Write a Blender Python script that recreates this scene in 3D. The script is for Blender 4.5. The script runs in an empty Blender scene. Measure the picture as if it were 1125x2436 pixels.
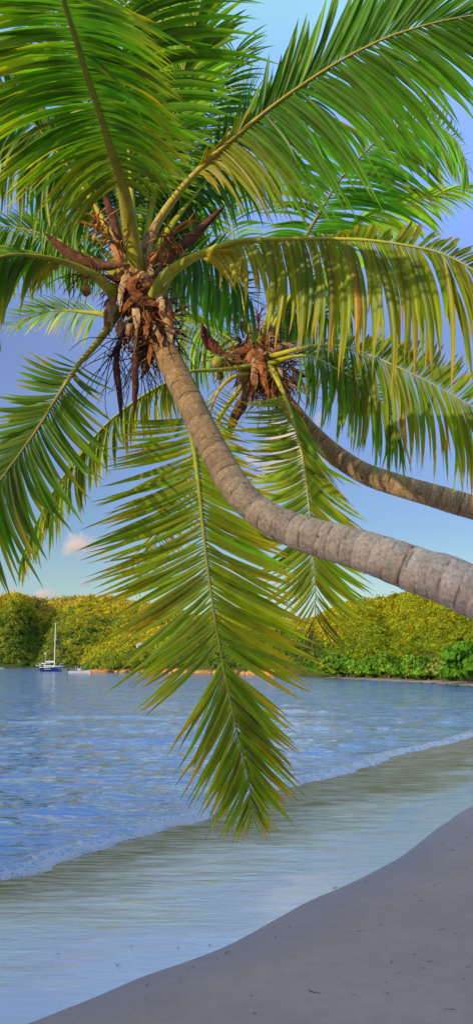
import bpy, math, random
import numpy as np
from mathutils import Vector, noise as mnoise

random.seed(7)
RNG = np.random.default_rng(11)
SC = bpy.context.scene
COL = SC.collection
V3 = lambda *a: np.array(a, float)

# ------------------------------------------------------------------ camera
FPX = 2197.0
CAMZ = 2.2
PITCH = math.atan((1580 - 1218) / FPX)
CP = V3(0, 0, CAMZ)
FW = V3(0, math.cos(PITCH), math.sin(PITCH))
UP = V3(0, -math.sin(PITCH), math.cos(PITCH))
RT = V3(1, 0, 0)

def ray(px, py):
    return FW + (px - 562.5) / FPX * RT + (1218 - py) / FPX * UP

def at(px, py, d):
    return CP + d * ray(px, py)

def ground(px, py, z=0.0):
    r = ray(px, py)
    return CP + r * ((z - CAMZ) / r[2])

cam_d = bpy.data.cameras.new("camera")
cam = bpy.data.objects.new("camera", cam_d)
COL.objects.link(cam)
cam.location = CP
cam.rotation_euler = (math.pi / 2 + PITCH, 0, 0)
cam_d.sensor_fit = 'VERTICAL'
cam_d.sensor_height = 24
cam_d.lens = 12 / (1218 / FPX)
cam_d.clip_start = 0.05
cam_d.clip_end = 20000
SC.camera = cam

# ------------------------------------------------------------------ helpers
def tag(o, label=None, cat=None, group=None, kind=None):
    if label: o['label'] = label
    if cat: o['category'] = cat
    if group: o['group'] = group
    if kind: o['kind'] = kind
    return o

def thing(name, loc, label, cat, group=None, rz=0):
    o = bpy.data.objects.new(name, None)
    COL.objects.link(o)
    o.location = loc
    o.rotation_euler = (0, 0, rz)
    o.empty_display_size = 0.2
    return tag(o, label, cat, group)

class MB:
    """collects numpy geometry into one mesh"""
    def __init__(s):
        s.v, s.f3, s.f4, s.c, s.n = [], [], [], [], 0
    def add(s, v, f, col=None):
        v = np.asarray(v, float).reshape(-1, 3)
        f = np.asarray(f, int)
        if f.size == 0: return
        (s.f4 if f.shape[1] == 4 else s.f3).append(f + s.n)
        s.v.append(v)
        if col is None: col = (1, 1, 1)
        col = np.asarray(col, float)
        if col.ndim == 1: col = np.tile(col, (len(v), 1))
        s.c.append(col)
        s.n += len(v)
    def build(s, name, mat, parent=None, smooth=True, origin=None, attrs=None):
        v = np.vstack(s.v)
        c = np.vstack(s.c)
        if origin is not None: v = v - np.asarray(origin)
        me = bpy.data.meshes.new(name)
        f3 = np.vstack(s.f3) if s.f3 else np.zeros((0, 3), int)
        f4 = np.vstack(s.f4) if s.f4 else np.zeros((0, 4), int)
        nl = f3.size + f4.size
        me.vertices.add(len(v)); me.loops.add(nl); me.polygons.add(len(f3) + len(f4))
        me.vertices.foreach_set('co', v.astype(np.float32).ravel())
        me.loops.foreach_set('vertex_index', np.concatenate([f3.ravel(), f4.ravel()]).astype(np.int32))
        st = np.concatenate([np.arange(len(f3)) * 3, f3.size + np.arange(len(f4)) * 4]).astype(np.int32)
        me.polygons.foreach_set('loop_start', st)
        me.polygons.foreach_set('use_smooth', np.full(len(f3) + len(f4), smooth))
        me.update(calc_edges=True)
        a = me.attributes.new('Col', 'FLOAT_COLOR', 'POINT')
        a.data.foreach_set('color', np.hstack([c, np.ones((len(c), 1))]).astype(np.float32).ravel())
        for k, arr in (attrs or {}).items():
            at_ = me.attributes.new(k, 'FLOAT', 'POINT')
            at_.data.foreach_set('value', np.asarray(arr, np.float32))
        me.validate()
        me.materials.append(mat)
        o = bpy.data.objects.new(name, me)
        COL.objects.link(o)
        if parent is not None: o.parent = parent
        return o
    def box(s, c, size, col=None, rz=0):
        x, y, z = np.array(size) / 2
        v = np.array([[a, b, d] for a in (-x, x) for b in (-y, y) for d in (-z, z)])
        cs, sn = math.cos(rz), math.sin(rz)
        v = np.stack([v[:, 0] * cs - v[:, 1] * sn, v[:, 0] * sn + v[:, 1] * cs, v[:, 2]], 1) + np.asarray(c)
        s.add(v, [[0, 1, 3, 2], [4, 6, 7, 5], [0, 4, 5, 1], [2, 3, 7, 6], [0, 2, 6, 4], [1, 5, 7, 3]], col)
    def tube(s, pts, rad, nseg=8, col=None, flat=1.0, caps=True):
        pts = np.asarray(pts, float)
        n = len(pts)
        rad = np.broadcast_to(np.asarray(rad, float), (n,))
        T = np.gradient(pts, axis=0)
        T /= np.linalg.norm(T, axis=1)[:, None] + 1e-9
        ref = V3(0, 0, 1) if abs(T[0][2]) < .9 else V3(1, 0, 0)
        a = np.cross(T[0], ref); a /= np.linalg.norm(a)
        th = np.arange(nseg) / nseg * 2 * math.pi
        vs = []
        for i in range(n):
            a = a - np.dot(a, T[i]) * T[i]; a /= np.linalg.norm(a) + 1e-9
            b = np.cross(T[i], a)
            vs.append(pts[i] + rad[i] * (np.cos(th)[:, None] * a + flat * np.sin(th)[:, None] * b))
        vs = np.vstack(vs)
        i, j = np.meshgrid(np.arange(n - 1), np.arange(nseg), indexing='ij')
        j2 = (j + 1) % nseg
        f = np.stack([i * nseg + j, i * nseg + j2, (i + 1) * nseg + j2, (i + 1) * nseg + j], -1).reshape(-1, 4)
        cc = None
        if col is not None:
            col = np.asarray(col, float)
            cc = col if col.ndim == 1 else np.repeat(col, nseg, 0)
        s.add(vs, f, cc)
        if caps:
            for k, e in ((0, pts[0]), (n - 1, pts[-1])):
                base = vs[k * nseg:(k + 1) * nseg]
                vv = np.vstack([base, e[None]])
                ff = np.stack([np.arange(nseg), (np.arange(nseg) + 1) % nseg, np.full(nseg, nseg)], 1)
                s.add(vv, ff if k else ff[:, ::-1], cc if cc is None or cc.ndim == 1 else cc[0 if k == 0 else -1])

def spline(pts, n):
    """Catmull-Rom resampled at uniform arc length"""
    P = np.asarray(pts, float)
    P = np.vstack([2 * P[0] - P[1], P, 2 * P[-1] - P[-2]])
    out = []
    for i in range(1, len(P) - 2):
        t = np.linspace(0, 1, 24, endpoint=False)[:, None]
        p0, p1, p2, p3 = P[i - 1], P[i], P[i + 1], P[i + 2]
        out.append(.5 * ((2 * p1) + (-p0 + p2) * t + (2 * p0 - 5 * p1 + 4 * p2 - p3) * t ** 2 + (-p0 + 3 * p1 - 3 * p2 + p3) * t ** 3))
    out.append(P[-2][None])
    Q = np.vstack(out)
    s = np.concatenate([[0], np.cumsum(np.linalg.norm(np.diff(Q[:, :3], axis=0), axis=1))])
    u = np.linspace(0, s[-1], n)
    return np.stack([np.interp(u, s, Q[:, k]) for k in range(Q.shape[1])], 1), s[-1]

ICO = {}
def ico(sub):
    if sub not in ICO:
        import bmesh
        bm = bmesh.new()
        bmesh.ops.create_icosphere(bm, subdivisions=sub, radius=1)
        ICO[sub] = (np.array([v.co[:] for v in bm.verts]), np.array([[v.index for v in f.verts] for f in bm.faces]))
        bm.free()
    return ICO[sub]

def unit(v):
    return v / (np.linalg.norm(v, axis=-1, keepdims=True) + 1e-12)

def vnoise(p, seed=0.0):
    """cheap smooth vector noise on arrays: sum of sines"""
    r = np.random.default_rng(int(seed * 97) + 5)
    o = np.zeros(len(p))
    for k in range(7):
        w = r.normal(size=p.shape[1]); w /= np.linalg.norm(w)
        f = 1.0 * 1.5 ** k
        o += np.sin(p @ w * f + r.uniform(0, 6.28)) / 1.35 ** k
    return o / 2.6

# ------------------------------------------------------------------ materials
def new_mat(name):
    m = bpy.data.materials.new(name)
    m.use_nodes = True
    nt = m.node_tree
    nt.nodes.clear()
    out = nt.nodes.new('ShaderNodeOutputMaterial')
    return m, nt, out

class NT:
    def __init__(s, nt): s.t = nt
    def n(s, typ, _in=None, **kw):
        nd = s.t.nodes.new(typ)
        for k, v in kw.items(): setattr(nd, k, v)
        for k, v in (_in or {}).items():
            sk = nd.inputs[k]
            if isinstance(v, bpy.types.NodeSocket): s.t.links.new(v, sk)
            else: sk.default_value = v
        return nd
    def link(s, a, b): s.t.links.new(a, b)
    def ramp(s, fac, stops, interp='LINEAR'):
        r = s.n('ShaderNodeValToRGB', {0: fac})
        r.color_ramp.interpolation = interp
        e = r.color_ramp.elements
        while len(e) < len(stops): e.new(0.5)
        for el, (p, c) in zip(e, stops):
            el.position = p
            el.color = (c, c, c, 1) if not hasattr(c, '__len__') else (*c, 1)
        return r.outputs[0]
    def mix(s, f, a, b, mode='MIX'):
        m = s.n('ShaderNodeMix', data_type='RGBA', blend_type=mode)
        for i, v in ((0, f), (6, a), (7, b)):
            if isinstance(v, bpy.types.NodeSocket): s.t.links.new(v, m.inputs[i])
            else: m.inputs[i].default_value = v if i == 0 else ((*v, 1) if len(v) == 3 else v)
        return m.outputs[2]
    def math(s, op, a, b=0.0, c=None, clamp=False):
        m = s.n('ShaderNodeMath', operation=op, use_clamp=clamp)
        for i, v in enumerate((a, b) if c is None else (a, b, c)):
            if isinstance(v, bpy.types.NodeSocket): s.t.links.new(v, m.inputs[i])
            else: m.inputs[i].default_value = v
        return m.outputs[0]

def mat_plain(name, col, rough=.5, metal=0, var=.15, scale=8, spec=.4):
    m, nt, out = new_mat(name); N = NT(nt)
    tc = N.n('ShaderNodeTexCoord')
    nz = N.n('ShaderNodeTexNoise', {'Vector': tc.outputs['Object'], 'Scale': scale, 'Detail': 5})
    c = N.mix(nz.outputs[0], [x * (1 - var) for x in col], [min(1, x * (1 + var)) for x in col])
    p = N.n('ShaderNodeBsdfPrincipled', {'Base Color': c, 'Roughness': rough, 'Metallic': metal, 'Specular IOR Level': spec})
    N.link(p.outputs[0], out.inputs[0])
    return m

def mat_leaf(name='palm_leaf', trans=.45, gloss=.05, spots=True, nscale=9.0):
    m, nt, out = new_mat(name); N = NT(nt)
    a = N.n('ShaderNodeAttribute', attribute_name='Col')
    tc = N.n('ShaderNodeTexCoord')
    nz = N.n('ShaderNodeTexNoise', {'Vector': tc.outputs['Object'], 'Scale': nscale, 'Detail': 4, 'Roughness': .6})
    v = N.ramp(nz.outputs[0], [(.3, .84), (.7, 1.14)])
    c = N.mix(1.0, a.outputs[0], v, 'MULTIPLY')
    if spots:
        n2 = N.n('ShaderNodeTexNoise', {'Vector': tc.outputs['Object'], 'Scale': 14, 'Detail': 3})
        sp = N.ramp(n2.outputs[0], [(.70, 0), (.76, .45)])
        c = N.mix(sp, c, (.38, .20, .02))
    d = N.n('ShaderNodeBsdfDiffuse', {'Color': c})
    ct = N.mix(1.0, c, (1.45, 1.35, .55), 'MULTIPLY')
    t = N.n('ShaderNodeBsdfTranslucent', {'Color': ct})
    s1 = N.n('ShaderNodeMixShader', {0: trans, 1: d.outputs[0], 2: t.outputs[0]})
    g = N.n('ShaderNodeBsdfGlossy', {'Color': (.8, .9, .7, 1), 'Roughness': .42})
    s2 = N.n('ShaderNodeMixShader', {0: gloss, 1: s1.outputs[0], 2: g.outputs[0]})
    N.link(s2.outputs[0], out.inputs[0])
    return m

def mat_col(name, rough=.75, nscale=20, lo=.6, hi=1.3, bump=.0, stretch=None):
    m, nt, out = new_mat(name); N = NT(nt)
    a = N.n('ShaderNodeAttribute', attribute_name='Col')
    tc = N.n('ShaderNodeTexCoord')
    vec = tc.outputs['Object']
    if stretch: vec = N.n('ShaderNodeMapping', {'Vector': vec, 'Scale': stretch}).outputs[0]
    nz = N.n('ShaderNodeTexNoise', {'Vector': vec, 'Scale': nscale, 'Detail': 6, 'Roughness': .65})
    c = N.mix(1.0, a.outputs[0], N.ramp(nz.outputs[0], [(.3, lo), (.7, hi)]), 'MULTIPLY')
    p = N.n('ShaderNodeBsdfPrincipled', {'Base Color': c, 'Roughness': rough, 'Specular IOR Level': .25})
    if bump:
        b = N.n('ShaderNodeBump', {'Height': nz.outputs[0], 'Strength': bump, 'Distance': .02})
        N.link(b.outputs[0], p.inputs['Normal'])
    N.link(p.outputs[0], out.inputs[0])
    return m

def mat_bark():
    m, nt, out = new_mat('palm_bark'); N = NT(nt)
    a = N.n('ShaderNodeAttribute', attribute_name='Col')
    au = N.n('ShaderNodeAttribute', attribute_name='along')
    tc = N.n('ShaderNodeTexCoord')
    ob = tc.outputs['Object']
    n1 = N.n('ShaderNodeTexNoise', {'Vector': ob, 'Scale': 7, 'Detail': 8, 'Roughness': .68})
    n2 = N.n('ShaderNodeTexNoise', {'Vector': ob, 'Scale': 42, 'Detail': 6, 'Roughness': .75})
    n3 = N.n('ShaderNodeTexNoise', {'Vector': ob, 'Scale': 16, 'Detail': 5, 'Roughness': .6, 'Distortion': .8})
    c = N.mix(1.0, a.outputs[0], N.ramp(n1.outputs[0], [(.28, .68), (.5, .97), (.72, 1.25)]), 'MULTIPLY')
    c = N.mix(1.0, c, N.ramp(n2.outputs[0], [(.32, .62), (.68, 1.32)]), 'MULTIPLY')
    # lichen
    c = N.mix(N.ramp(n3.outputs[0], [(.63, 0), (.68, .4)]), c, (.52, .47, .43))
    # dark stains and cracks
    n4 = N.n('ShaderNodeTexNoise', {'Vector': ob, 'Scale': 11, 'Detail': 7, 'Roughness': .72, 'W': 3.0}, noise_dimensions='4D')
    c = N.mix(N.ramp(n4.outputs[0], [(.59, 0), (.68, .8)]), c, (.035, .025, .02))
    vo = N.n('ShaderNodeTexVoronoi', {'Vector': N.mix(.06, ob, n3.outputs[1], 'ADD'), 'Scale': 22}, feature='DISTANCE_TO_EDGE')
    cr = N.math('MULTIPLY', N.ramp(vo.outputs[0], [(.0, 1), (.035, 0)]), N.ramp(n1.outputs[0], [(.52, 0), (.64, .3)]))
    c = N.mix(cr, c, (.05, .035, .03))
    p = N.n('ShaderNodeBsdfPrincipled', {'Base Color': c, 'Roughness': .82, 'Specular IOR Level': .25})
    h = N.math('ADD', n2.outputs[0], N.math('MULTIPLY', n1.outputs[0], 1.5))
    h = N.math('SUBTRACT', h, N.math('MULTIPLY', cr, 1.5))
    b = N.n('ShaderNodeBump', {'Height': h, 'Strength': .9, 'Distance': .016})
    N.link(b.outputs[0], p.inputs['Normal'])
    N.link(p.outputs[0], out.inputs[0])
    return m

M_LEAF = mat_leaf(trans=.55, gloss=.03)
M_RACHIS = mat_col('palm_rachis', .55, 12, .75, 1.2)
M_BARK = mat_bark()
M_DRY = mat_col('dry_palm_fibre', .85, 26, .45, 1.45, .6)
M_NUT = mat_col('coconut_husk', .5, 10, .7, 1.25)
M_FOREST = mat_leaf('forest_leaf', .25, .0, False, 1.2)
M_BARKT = mat_plain('tree_bark', (.16, .11, .08), .9, var=.4)
M_WEED = mat_plain('dried_seaweed', (.035, .028, .03), .8, var=.4, scale=30)
M_ROCK = mat_col('shore_rock_stone', .9, 1.6, .5, 1.4, .4)
M_WHITE = mat_plain('white_gelcoat', (.50, .51, .54), .3, var=.05)
M_NAVY = mat_plain('navy_hull_paint', (.008, .022, .12), .25, var=.08)
M_DARK = mat_plain('dark_canvas', (.025, .03, .045), .8, var=.2)
M_ALU = mat_plain('mast_aluminium', (.72, .73, .75), .35, metal=.3, var=.05)
M_GLASS = mat_plain('tinted_window_glass', (.03, .04, .05), .08, var=.05, spec=.8)
M_ORANGE = mat_plain('orange_paint', (.75, .16, .03), .5, var=.1)
M_ROOF = mat_plain('roof_sheet', (.45, .42, .40), .7, var=.15)
M_WALL = mat_plain('painted_wall', (.72, .69, .62), .8, var=.1)

# ------------------------------------------------------------------ sun and sky
SUN_EL = math.radians(14)
SUN_H = unit(V3(-.66, -.75, 0))           # horizontal direction towards the sun
S2 = SUN_H * math.cos(SUN_EL) + V3(0, 0, math.sin(SUN_EL))
sun_d = bpy.data.lights.new('sun', 'SUN')
sun_d.energy = 4.2
sun_d.angle = math.radians(.5)
sun_d.color = (1.0, .84, .56)
sun = bpy.data.objects.new('sun', sun_d)
COL.objects.link(sun)
sun.rotation_euler = Vector(S2).to_track_quat('Z', 'Y').to_euler()
sun.location = (-40, -40, 60)

def make_world():
    w = bpy.data.worlds.new('World')
    SC.world = w
    w.use_nodes = True
    nt = w.node_tree; nt.nodes.clear(); N = NT(nt)
    sky = N.n('ShaderNodeTexSky', sky_type='NISHITA')
    sky.sun_disc = False
    sky.sun_elevation = SUN_EL
    sky.sun_rotation = math.atan2(S2[0], S2[1])
    sky.air_density = 1.0; sky.dust_density = .6; sky.ozone_density = 2.0
    tc = N.n('ShaderNodeTexCoord')
    d = tc.outputs['Generated']
    sep = N.n('ShaderNodeSeparateXYZ', {0: d})
    z = sep.outputs[2]
    # tint by height above the horizon; bright warm zenith added to light the foreground
    tint = N.ramp(z, [(p, tuple(v / 10 for v in q)) for p, q in SKY_TINT])
    tint = N.n('ShaderNodeVectorMath', {0: tint, 'Scale': 10.0}, operation='SCALE').outputs[0]
    c = N.mix(1.0, sky.outputs[0], tint, 'MULTIPLY')
    # thin high haze
    nz = N.n('ShaderNodeTexNoise', {'Vector': N.n('ShaderNodeMapping', {'Vector': d, 'Scale': (2.2, 2.2, 5)}).outputs[0], 'Scale': 1.6, 'Detail': 5, 'Roughness': .5})
    haze = N.ramp(nz.outputs[0], [(.42, .0), (.75, .3)])
    c = N.mix(haze, c, SKY_HAZE)
    # three small low clouds
    n2 = N.n('ShaderNodeTexNoise', {'Vector': d, 'Scale': 55, 'Detail': 6, 'Roughness': .6})
    for (px, py, rx, ry, amt, colr) in CLOUDS:
        cd = unit(ray(px, py))
        sub = N.n('ShaderNodeVectorMath', {0: d, 1: tuple(cd)}, operation='SUBTRACT')
        sc = N.n('ShaderNodeVectorMath', {0: sub.outputs[0], 1: (FPX / rx, FPX / rx, FPX / ry)}, operation='MULTIPLY')
        ln = N.n('ShaderNodeVectorMath', {0: sc.outputs[0]}, operation='LENGTH')
        v = N.math('ADD', ln.outputs['Value'], N.math('MULTIPLY', N.math('SUBTRACT', n2.outputs[0], .5), 2.6))
        f = N.ramp(v, [(.25, amt), (1.0, 0)])
        # lit from the upper left, greyer below
        sz = N.n('ShaderNodeSeparateXYZ', {0: sc.outputs[0]})
        sh = N.ramp(N.math('ADD', N.math('MULTIPLY', N.math('SUBTRACT', sz.outputs[2], sz.outputs[0]), .3), .5), [(.15, .72), (.75, 1.08)])
        c = N.mix(f, c, N.mix(1.0, colr, sh, 'MULTIPLY'))
    bg = N.n('ShaderNodeBackground', {'Color': c, 'Strength': SKY_STR})
    out = N.n('ShaderNodeOutputWorld')
    N.link(bg.outputs[0], out.inputs[0])

SKY_STR = .14
SKY_TINT = [(.0, (.85, .9, .9)), (.08, (.78, .86, .9)), (.14, (.66, .74, .92)), (.22, (.72, .74, 1.0)), (.34, (.98, .90, 1.17)), (.53, (2.1, 2.15, 2.9)), (.62, (3.5, 3.9, 2.9)), (.75, (6.6, 5.6, 3.6)), (1.0, (9.5, 7.2, 4.2))]
SKY_HAZE = (2.4, 3.0, 5.6)
CLOUDS = [(197, 1296, 54, 34, .95, (5.4, 4.3, 3.8)), (203, 1388, 20, 12, .6, (4.0, 3.5, 3.8)), (108, 1410, 46, 14, .9, (5.6, 4.4, 4.0)),
          (30, 1405, 26, 9, .5, (5.0, 4.2, 4.0)), (690, 1085, 95, 110, .9, (6.4, 4.7, 3.5))]
make_world()
SC.view_settings.view_transform = 'Standard'
SC.view_settings.look = 'None'
SC.view_settings.exposure = 0
SC.view_settings.gamma = 1

# ------------------------------------------------------------------ coast
W_PX = [(15, 2436), (185, 2372), (330, 2312), (500, 2252), (600, 2201), (700, 2146), (850, 2081), (960, 2017), (1040, 1957), (1125, 1908)]
F_PX = [(0, 2095), (110, 2058), (200, 2030), (330, 1990), (470, 1950), (590, 1905), (700, 1870), (850, 1832), (950, 1795), (1040, 1775), (1125, 1750)]
Wn = [ground(*p)[:2] for p in W_PX]
Fn = [ground(*p)[:2] for p in F_PX]
W_L = [V3(-300, -170), V3(-45, -28), V3(-12, -3.5), V3(-4.2, 2.6)]
F_L = [V3(-300, -160), V3(-48, -22), V3(-15, 1.2), V3(-6.0, 6.6)]
W_R = [V3(6.4, 20), V3(11, 31), V3(21, 52), V3(30, 75)]
F_R = [V3(12, 41), V3(20.5, 57), V3(26, 68), V3(29, 80)]
FAR_PX = [(1125, 1632), (1060, 1627), (985, 1622), (900, 1618), (820, 1614), (735, 1609), (660, 1606), (560, 1603), (450, 1600.5), (330, 1598.5), (250, 1597), (213, 1595.5)]
FARn = [ground(*p)[:2] for p in FAR_PX]
LEFTn = [ground(190, 1590)[:2], ground(215, 1588.3)[:2], ground(100, 1588)[:2], ground(-200, 1588)[:2], V3(-900, 560)]
Wc = np.array(W_L + Wn + W_R)
Fc = np.array(F_L + Fn + F_R)
Wc = spline(Wc, 600)[0] if False else Wc

def smooth2(P, per=8):
    P = np.asarray(P)
    Q = np.vstack([2 * P[0] - P[1], P, 2 * P[-1] - P[-2]])
    out = []
    for i in range(1, len(Q) - 2):
        t = np.linspace(0, 1, per, endpoint=False)[:, None]
        p0, p1, p2, p3 = Q[i - 1], Q[i], Q[i + 1], Q[i + 2]
        out.append(.5 * ((2 * p1) + (-p0 + p2) * t + (2 * p0 - 5 * p1 + 4 * p2 - p3) * t ** 2 + (-p0 + 3 * p1 - 3 * p2 + p3) * t ** 3))
    out.append(P[-1][None])
    return np.vstack(out)

Ws, Fs = smooth2(Wc[3:-3], 8), smooth2(Fc[3:-3], 8)
Ws = np.vstack([Wc[:3], Ws, Wc[-3:]])
Fs = np.vstack([Fc[:3], Fs, Fc[-3:]])
BACK = [V3(-3000, 560), V3(-3000, 3000), V3(3000, 3000), V3(3000, -600), V3(-300, -600)]
LAND = np.vstack([Ws, FARn, LEFTn, BACK])
FLAND = np.vstack([Fs, FARn, LEFTn, BACK])

def sdist(P, poly, nopen):
    """signed distance to a closed polygon (positive inside)"""
    n = len(poly)
    best = np.full(len(P), 1e18)
    inside = np.zeros(len(P), bool)
    for i in range(n):
        a, b = poly[i], poly[(i + 1) % n]
        if i < nopen:
            ab = b - a
            t = np.clip(((P - a) @ ab) / (ab @ ab + 1e-12), 0, 1)
            d = P - a - t[:, None] * ab
            best = np.minimum(best, (d * d).sum(1))
        c = (a[1] > P[:, 1]) != (b[1] > P[:, 1])
        xi = (b[0] - a[0]) * (P[:, 1] - a[1]) / (b[1] - a[1] + 1e-15) + a[0]
        inside ^= c & (P[:, 0] < xi)
    s = np.sqrt(best)
    return np.where(inside, s, -s)

NCO = len(Ws) + len(FARn) + len(LEFTn)
def s_land(P): return sdist(P, LAND, NCO)
def s_foam(P): return sdist(P, FLAND, len(Fs) + len(FARn) + len(LEFTn))

def sand_z(s):
    return np.where(s > 0, .04 * np.minimum(s, 6) + .012 * np.clip(s - 6, 0, 60) - .004, -.004 + .02 * np.maximum(s, -4) + .06 * np.clip(s + 4, -25, 0))

def fan_grid(ncen, dy):
    """grid over the ground, dense where it is near; rows thin out with distance"""
    ys = np.arange(1582.0, 2520, dy)
    D = CAMZ * FPX / (ys - 1580.0)
    D = np.concatenate([[4000], D[D < 3500], np.linspace(D.min() - .06, -6.5, 60)])
    D = np.sort(D + 8.0)
    A = np.concatenate([np.radians(np.linspace(-72, -16.5, 40)), np.radians(np.linspace(-16, 16, ncen)), np.radians(np.linspace(16.5, 72, 40))])
    dd, aa = np.meshgrid(D, A, indexing='ij')
    X = dd * np.tan(aa); Y = dd - 8.0
    n, m = dd.shape
    i, j = np.meshgrid(np.arange(n - 1), np.arange(m - 1), indexing='ij')
    f = np.stack([i * m + j, i * m + j + 1, (i + 1) * m + j + 1, (i + 1) * m + j], -1).reshape(-1, 4)
    return np.stack([X.ravel(), Y.ravel()], 1), f

# ---- sand
def mat_sand():
    m, nt, out = new_mat('beach_sand'); N = NT(nt)
    a = N.n('ShaderNodeAttribute', attribute_name='shore')
    tc = N.n('ShaderNodeTexCoord'); ob = tc.outputs['Object']
    big = N.n('ShaderNodeTexNoise', {'Vector': ob, 'Scale': .9, 'Detail': 4})
    fine = N.n('ShaderNodeTexNoise', {'Vector': ob, 'Scale': 160, 'Detail': 4, 'Roughness': .7})
    mid = N.n('ShaderNodeTexNoise', {'Vector': ob, 'Scale': 9, 'Detail': 5, 'Roughness': .6})
    c = N.mix(N.ramp(big.outputs[0], [(.3, 0), (.7, 1)]), (.345, .236, .208), (.395, .268, .24))
    c = N.mix(1.0, c, N.ramp(fine.outputs[0], [(.25, .7), (.75, 1.28)]), 'MULTIPLY')
    c = N.mix(1.0, c, N.ramp(mid.outputs[0], [(.3, .93), (.7, 1.06)]), 'MULTIPLY')
    s = N.math('ADD', a.outputs['Fac'], N.math('MULTIPLY', N.math('SUBTRACT', big.outputs[0], .5), .35))
    wet = N.ramp(N.math('MULTIPLY_ADD', s, .5, .2), [(.17, 1), (.30, .55), (.62, 0)])
    c = N.mix(wet, c, N.mix(1.0, c, (.60, .58, .70), 'MULTIPLY'))
    r = N.ramp(wet, [(0, .85), (1, .22)])
    p = N.n('ShaderNodeBsdfPrincipled', {'Base Color': c, 'Roughness': r, 'Specular IOR Level': .4})
    h = N.math('ADD', N.math('MULTIPLY', fine.outputs[0], .12), N.math('MULTIPLY', mid.outputs[0], .8))
    b = N.n('ShaderNodeBump', {'Height': h, 'Strength': .45, 'Distance': .02})
    N.link(b.outputs[0], p.inputs['Normal'])
    N.link(p.outputs[0], out.inputs[0])
    return m

G, GF = fan_grid(200, 3.0)
sL = s_land(G)
gF = s_foam(G)
gz = sand_z(sL) - np.where(sL < 0, np.clip(-gF - .1, 0, 20) * .22, 0) + np.where(sL > 0, np.clip(sL * .4, 0, 1), .0) * .012 * vnoise(G * 2.2, 1)
mb = MB(); mb.add(np.column_stack([G, gz]), GF)
o = mb.build('sand', mat_sand(), attrs={'shore': sL})
tag(o, 'smooth grey beach sand sloping to the water', None, None, 'structure')

# ---- sea
SEA_A, SEA_B = (.05, .16, .44), (.06, .19, .46)
def mat_sea():
    m, nt, out = new_mat('sea_water'); N = NT(nt)
    fo = N.n('ShaderNodeAttribute', attribute_name='foam')
    tc = N.n('ShaderNodeTexCoord'); ob = tc.outputs['Object']
    mp = N.n('ShaderNodeMapping', {'Vector': ob, 'Rotation': (0, 0, .25), 'Scale': (.62, 1.3, 1)})
    w0 = N.n('ShaderNodeTexNoise', {'Vector': mp.outputs[0], 'Scale': .55, 'Detail': 3, 'Roughness': .5})
    w1 = N.n('ShaderNodeTexNoise', {'Vector': mp.outputs[0], 'Scale': 1.9, 'Detail': 3, 'Roughness': .5, 'Distortion': .6})
    w2 = N.n('ShaderNodeTexNoise', {'Vector': mp.outputs[0], 'Scale': 6.5, 'Detail': 3, 'Roughness': .55})
    w3 = N.n('ShaderNodeTexNoise', {'Vector': ob, 'Scale': .12, 'Detail': 4})
    pk = N.ramp(w1.outputs[0], [(.34, 0), (.52, .42), (.70, 1.0)])
    amp = N.ramp(w3.outputs[0], [(.3, .35), (.65, 1.0)])
    h = N.math('ADD', N.math('MULTIPLY', N.math('MULTIPLY', pk, amp), .55), N.math('MULTIPLY', w2.outputs[0], .10))
    h = N.math('ADD', h, N.math('MULTIPLY', w0.outputs[0], 1.3))
    b = N.n('ShaderNodeBump', {'Height': h, 'Strength': 1.0, 'Distance': .115})
    base = N.mix(N.ramp(w3.outputs[0], [(.35, 0), (.65, 1)]), SEA_A, SEA_B)
    df = N.n('ShaderNodeBsdfDiffuse', {'Color': base})
    gl = N.n('ShaderNodeBsdfGlossy', {'Color': (1, .97, .93, 1), 'Roughness': .08, 'Normal': b.outputs[0]})
    fr = N.n('ShaderNodeFresnel', {'IOR': 1.55, 'Normal': b.outputs[0]})
    p = N.n('ShaderNodeMixShader', {0: N.math('MULTIPLY_ADD', fr.outputs[0], 1.35, .05, clamp=True), 1: df.outputs[0], 2: gl.outputs[0]})
    # foam: bubbly net, denser where the attribute is high
    dis = N.n('ShaderNodeTexNoise', {'Vector': ob, 'Scale': 3, 'Detail': 3})
    vv = N.mix(.16, ob, dis.outputs[1], 'ADD')
    vo = N.n('ShaderNodeTexVoronoi', {'Vector': vv, 'Scale': 6.5, 'Randomness': 1}, feature='DISTANCE_TO_EDGE')
    vs = N.n('ShaderNodeTexVoronoi', {'Vector': vv, 'Scale': 17, 'Randomness': 1}, feature='DISTANCE_TO_EDGE')
    n5 = N.n('ShaderNodeTexNoise', {'Vector': ob, 'Scale': 9, 'Detail': 8, 'Roughness': .75})
    n6 = N.n('ShaderNodeTexNoise', {'Vector': ob, 'Scale': .9, 'Detail': 4, 'Roughness': .6})
    lace = N.math('MAXIMUM', N.ramp(vo.outputs[0], [(.02, 1), (.16, 0)]), N.math('MULTIPLY', N.ramp(vs.outputs[0], [(.03, 1), (.2, 0)]), .8))
    k = N.math('MULTIPLY_ADD', lace, .55, N.math('MULTIPLY', n5.outputs[0], .55))
    k = N.math('ADD', k, N.math('MULTIPLY', N.math('SUBTRACT', n6.outputs[0], .5), .7))
    k = N.math('ADD', k, N.math('SUBTRACT', N.math('MULTIPLY', fo.outputs['Fac'], .85), 1.10))
    f = N.ramp(k, [(.02, 0), (.34, .85)])
    fd = N.n('ShaderNodeBsdfPrincipled', {'Base Color': (.50, .47, .54, 1), 'Roughness': .6})
    bf = N.n('ShaderNodeBump', {'Height': n5.outputs[0], 'Strength': .6, 'Distance': .05})
    N.link(bf.outputs[0], fd.inputs['Normal'])
    mx = N.n('ShaderNodeMixShader', {0: f, 1: p.outputs[0], 2: fd.outputs[0]})
    N.link(mx.outputs[0], out.inputs[0])
    return m

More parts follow.
